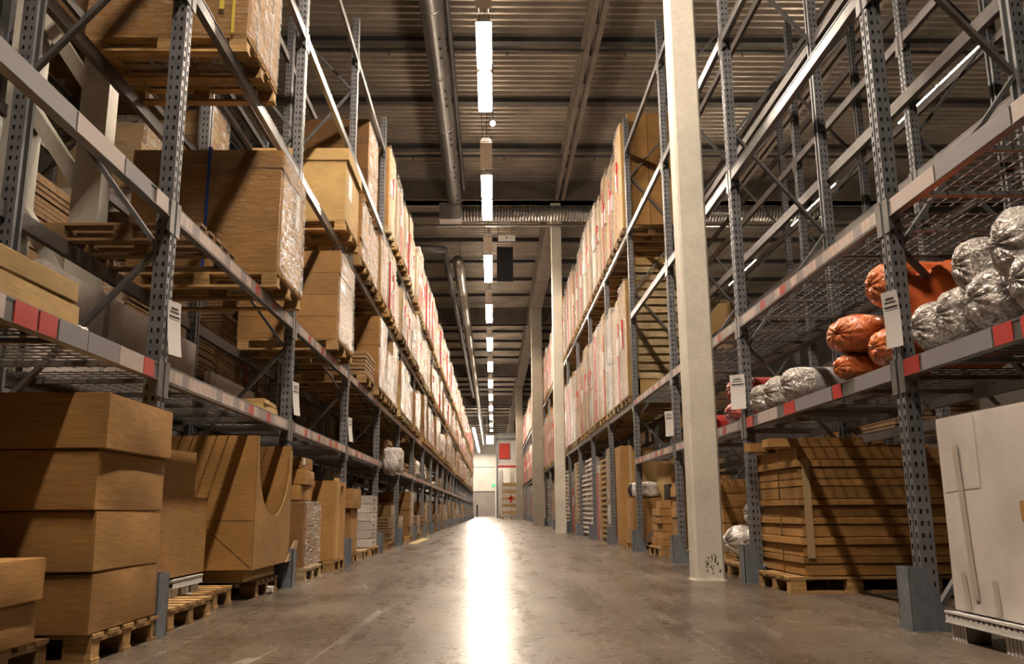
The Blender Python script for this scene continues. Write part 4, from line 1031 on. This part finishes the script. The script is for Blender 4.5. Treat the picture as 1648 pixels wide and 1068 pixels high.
for k in range(2, 24):
    y0 = yk(k)
    for lv in '234':
        nm, z = LV[lv]
        lvl = '%s beam level' % nm
        if k == 2 and lv in '24': continue
        ys = [(.62, 1.02), (1.80, 1.06), (2.98, 1.02)]
        for j, (dy, wd) in enumerate(ys):
            if R.random() < .06 and lv != '4': continue
            kind = 'tall' if lv == '4' or (lv == '3' and R.random() < .25) else R.choice(['stack', 'stack', 'stack', 'stack', 'stack', 'stack', 'tall', 'sack'])
            h = {'2': R.choice([.9, 1.1, 1.3]), '3': R.choice([.95, 1.15, 1.3]), '4': R.choice([1.5, 1.7, 1.85])}[lv]
            put('L', k, z, y0 + dy, wd, h, kind, -2.07 + R.choice([0, .03, .05]), lvl, j=j)
    # floor and first shelf
    if k >= 3:
        for j, dy in enumerate((.8, 1.8, 2.9)):
            if R.random() < .15: continue
            put('L', k, 0, y0 + dy, .9, R.choice([.5, .75, .9, 1.1]), R.choice(['stack', 'stack', 'stack', 'slats']), -2.12 + R.uniform(-.08, .02), 'floor level', pal=(k < 16), j=j)
    if k >= 3:
        for j, dy in enumerate((.9, 2.4)):
            if R.random() < .35: continue
            put('L', k, Z1, y0 + dy, .8, R.choice([.15, .25, .4, .55]), R.choice(['stack', 'slats', 'sack', 'slats']), -2.2, 'first shelf', pal=False, j=j, dp=.8)
for k in range(3, 20):
    y0 = yk(k)
    for lv in '24':
        nm, z = LV[lv]
        for j, (dy, wd) in enumerate([(.64, 1.08), (1.82, 1.08), (3.0, 1.08)]):
            if k == 3 and j == 0: dy, wd = .72, .92
            h = R.choice([2.3, 2.4, 2.55]) if lv == '2' else R.choice([2.2, 2.4, 2.5])
            put('R', k, z, y0 + dy, wd, h, 'tall', 2.66, '%s beam level' % nm, j=j)
    if k >= 4:
        for j, dy in enumerate((.8, 1.95, 3.0)):
            if abs(y0 + dy - 30.2) < 0: continue
            put('R', k, 0, y0 + dy, .95, R.choice([2.0, 2.2, 2.3, 1.8]), R.choice(['ledge', 'ledge', 'stack', 'tall']), 2.78, 'floor level', pal=False, j=j)
# crate face and cardboard end of the first right loads
t = thing('slatted_crate', 'tall pale wooden slatted crate facing the viewer behind the fourth right post', 'crate', (2.80, 16.71, Z2 + .16))
for i in range(14): link('slat', MB().box(0, 1.25, -.02, 0, .30 + i * .165, .30 + i * .165 + .115).mesh('slat', 'wood_pale'), t)
link('frame', MB().box(0, .08, 0, .04, 0, 2.62).box(1.17, 1.25, 0, .04, 0, 2.62).box(.0, 1.25, -.02, .0, 2.6, 2.75).box(0, 1.25, .0, .04, 0, .28).mesh('frame', 'card_light'), t)
t = thing('carton_wall', 'broad brown carton end with vertical seams on the fourth level behind the fourth right post', 'box', (2.80, 16.71, Z4 + .16))
for i in range(3): link('carton', MB().box(.42 * i, .42 * i + .41, -.04, .02, 0, 2.42).mesh('carton', 'card'), t)

# goods in the rows behind both racks
for side, x in (('L', -4.5), ('R', 4.95)):
    s_ = 'left' if side == 'L' else 'right'
    for k in range(-1, 10):
        for li, z in enumerate((0, Z1, Z2, Z3, Z4)):
            for j, dy in enumerate((.62, 1.8, 2.98)):
                pr = .55 if side == 'L' else (.7 if (k > 3 or z < Z2) and not (z >= Z4 and k < 6) else 0)
                if z == Z1: pr *= .5
                if R.random() > pr: continue
                h = R.choice([.7, .9, 1.1, 1.3]) if z else R.choice([.8, 1.1]); 
                if z == Z1: h = .5
                rz = 0 if side == 'L' else PI
                o = link('carton_load', far_load(R.choice(['stack', 'stack', 'tall', 'slats']), 1.0, 1.1, h, R.randint(0, 11)), None, (x - (.02 if side == 'L' else -.02), yk(k) + dy, z + (.004 if not z else .006)), rz)
                tag(o, 'dim carton load standing in the row behind the %s rack' % s_, 'load', 'loads in the row behind the %s rack' % s_)

# wrapped load and rolls at the far end of the aisle
pallet('pallet under the tall wrapped load standing in the aisle at the far end', (2.57, 82.4, 0), 1.2, 1.7, PI / 2 * 0, 'wood_dark')
t = thing('wrapped_load', 'tall film-wrapped striped load with a red bow, alone at the far end of the aisle', 'load', (2.58, 82.4, .146))
for i in range(10): link('layer', MB().box(-.80 - .9 + .02 * (i % 2), 0.02, -.6, .6, .32 * i, .32 * i + .27).mesh('layer', 'card_light' if i % 2 else 'white_card'), t)
link('stretch_wrap', MB().box(-1.74, .05, -.63, .63, 0, 3.22).mesh('wrap', 'film'), t)
link('red_bow', MB().box(-1.0, -.8, -.68, -.63, 1.4, 2.0).box(-1.15, -.65, -.68, -.63, 1.7, 1.85).mesh('bow', 'red'), t)
tag(link('wrapped_bale', bm_mesh(soft_box(.5, .7, 5.0, .05, 33, .1), 'bale', 'plastic_white', True), None, (.85, 94, 2.52)), 'slim milky wrapped bale beside the gate at the far end', 'bale')
tag(link('floor_marking', MB().box(-2.02, -1.80, 21.2, 25.6, .0005, .003).mesh('marking', M('worn_yellow_paint', (.42, .32, .10), .6))), 'worn yellow marking on the floor along the left rack', 'marking')
t = thing('floor_post', 'short dark post standing before the far wall', 'post', (-2.1, 118, 0)); link('tube', MB().tube((0, 0, 0), (0, 0, 1.6), .1, 8).mesh('tube', 'black'), t)
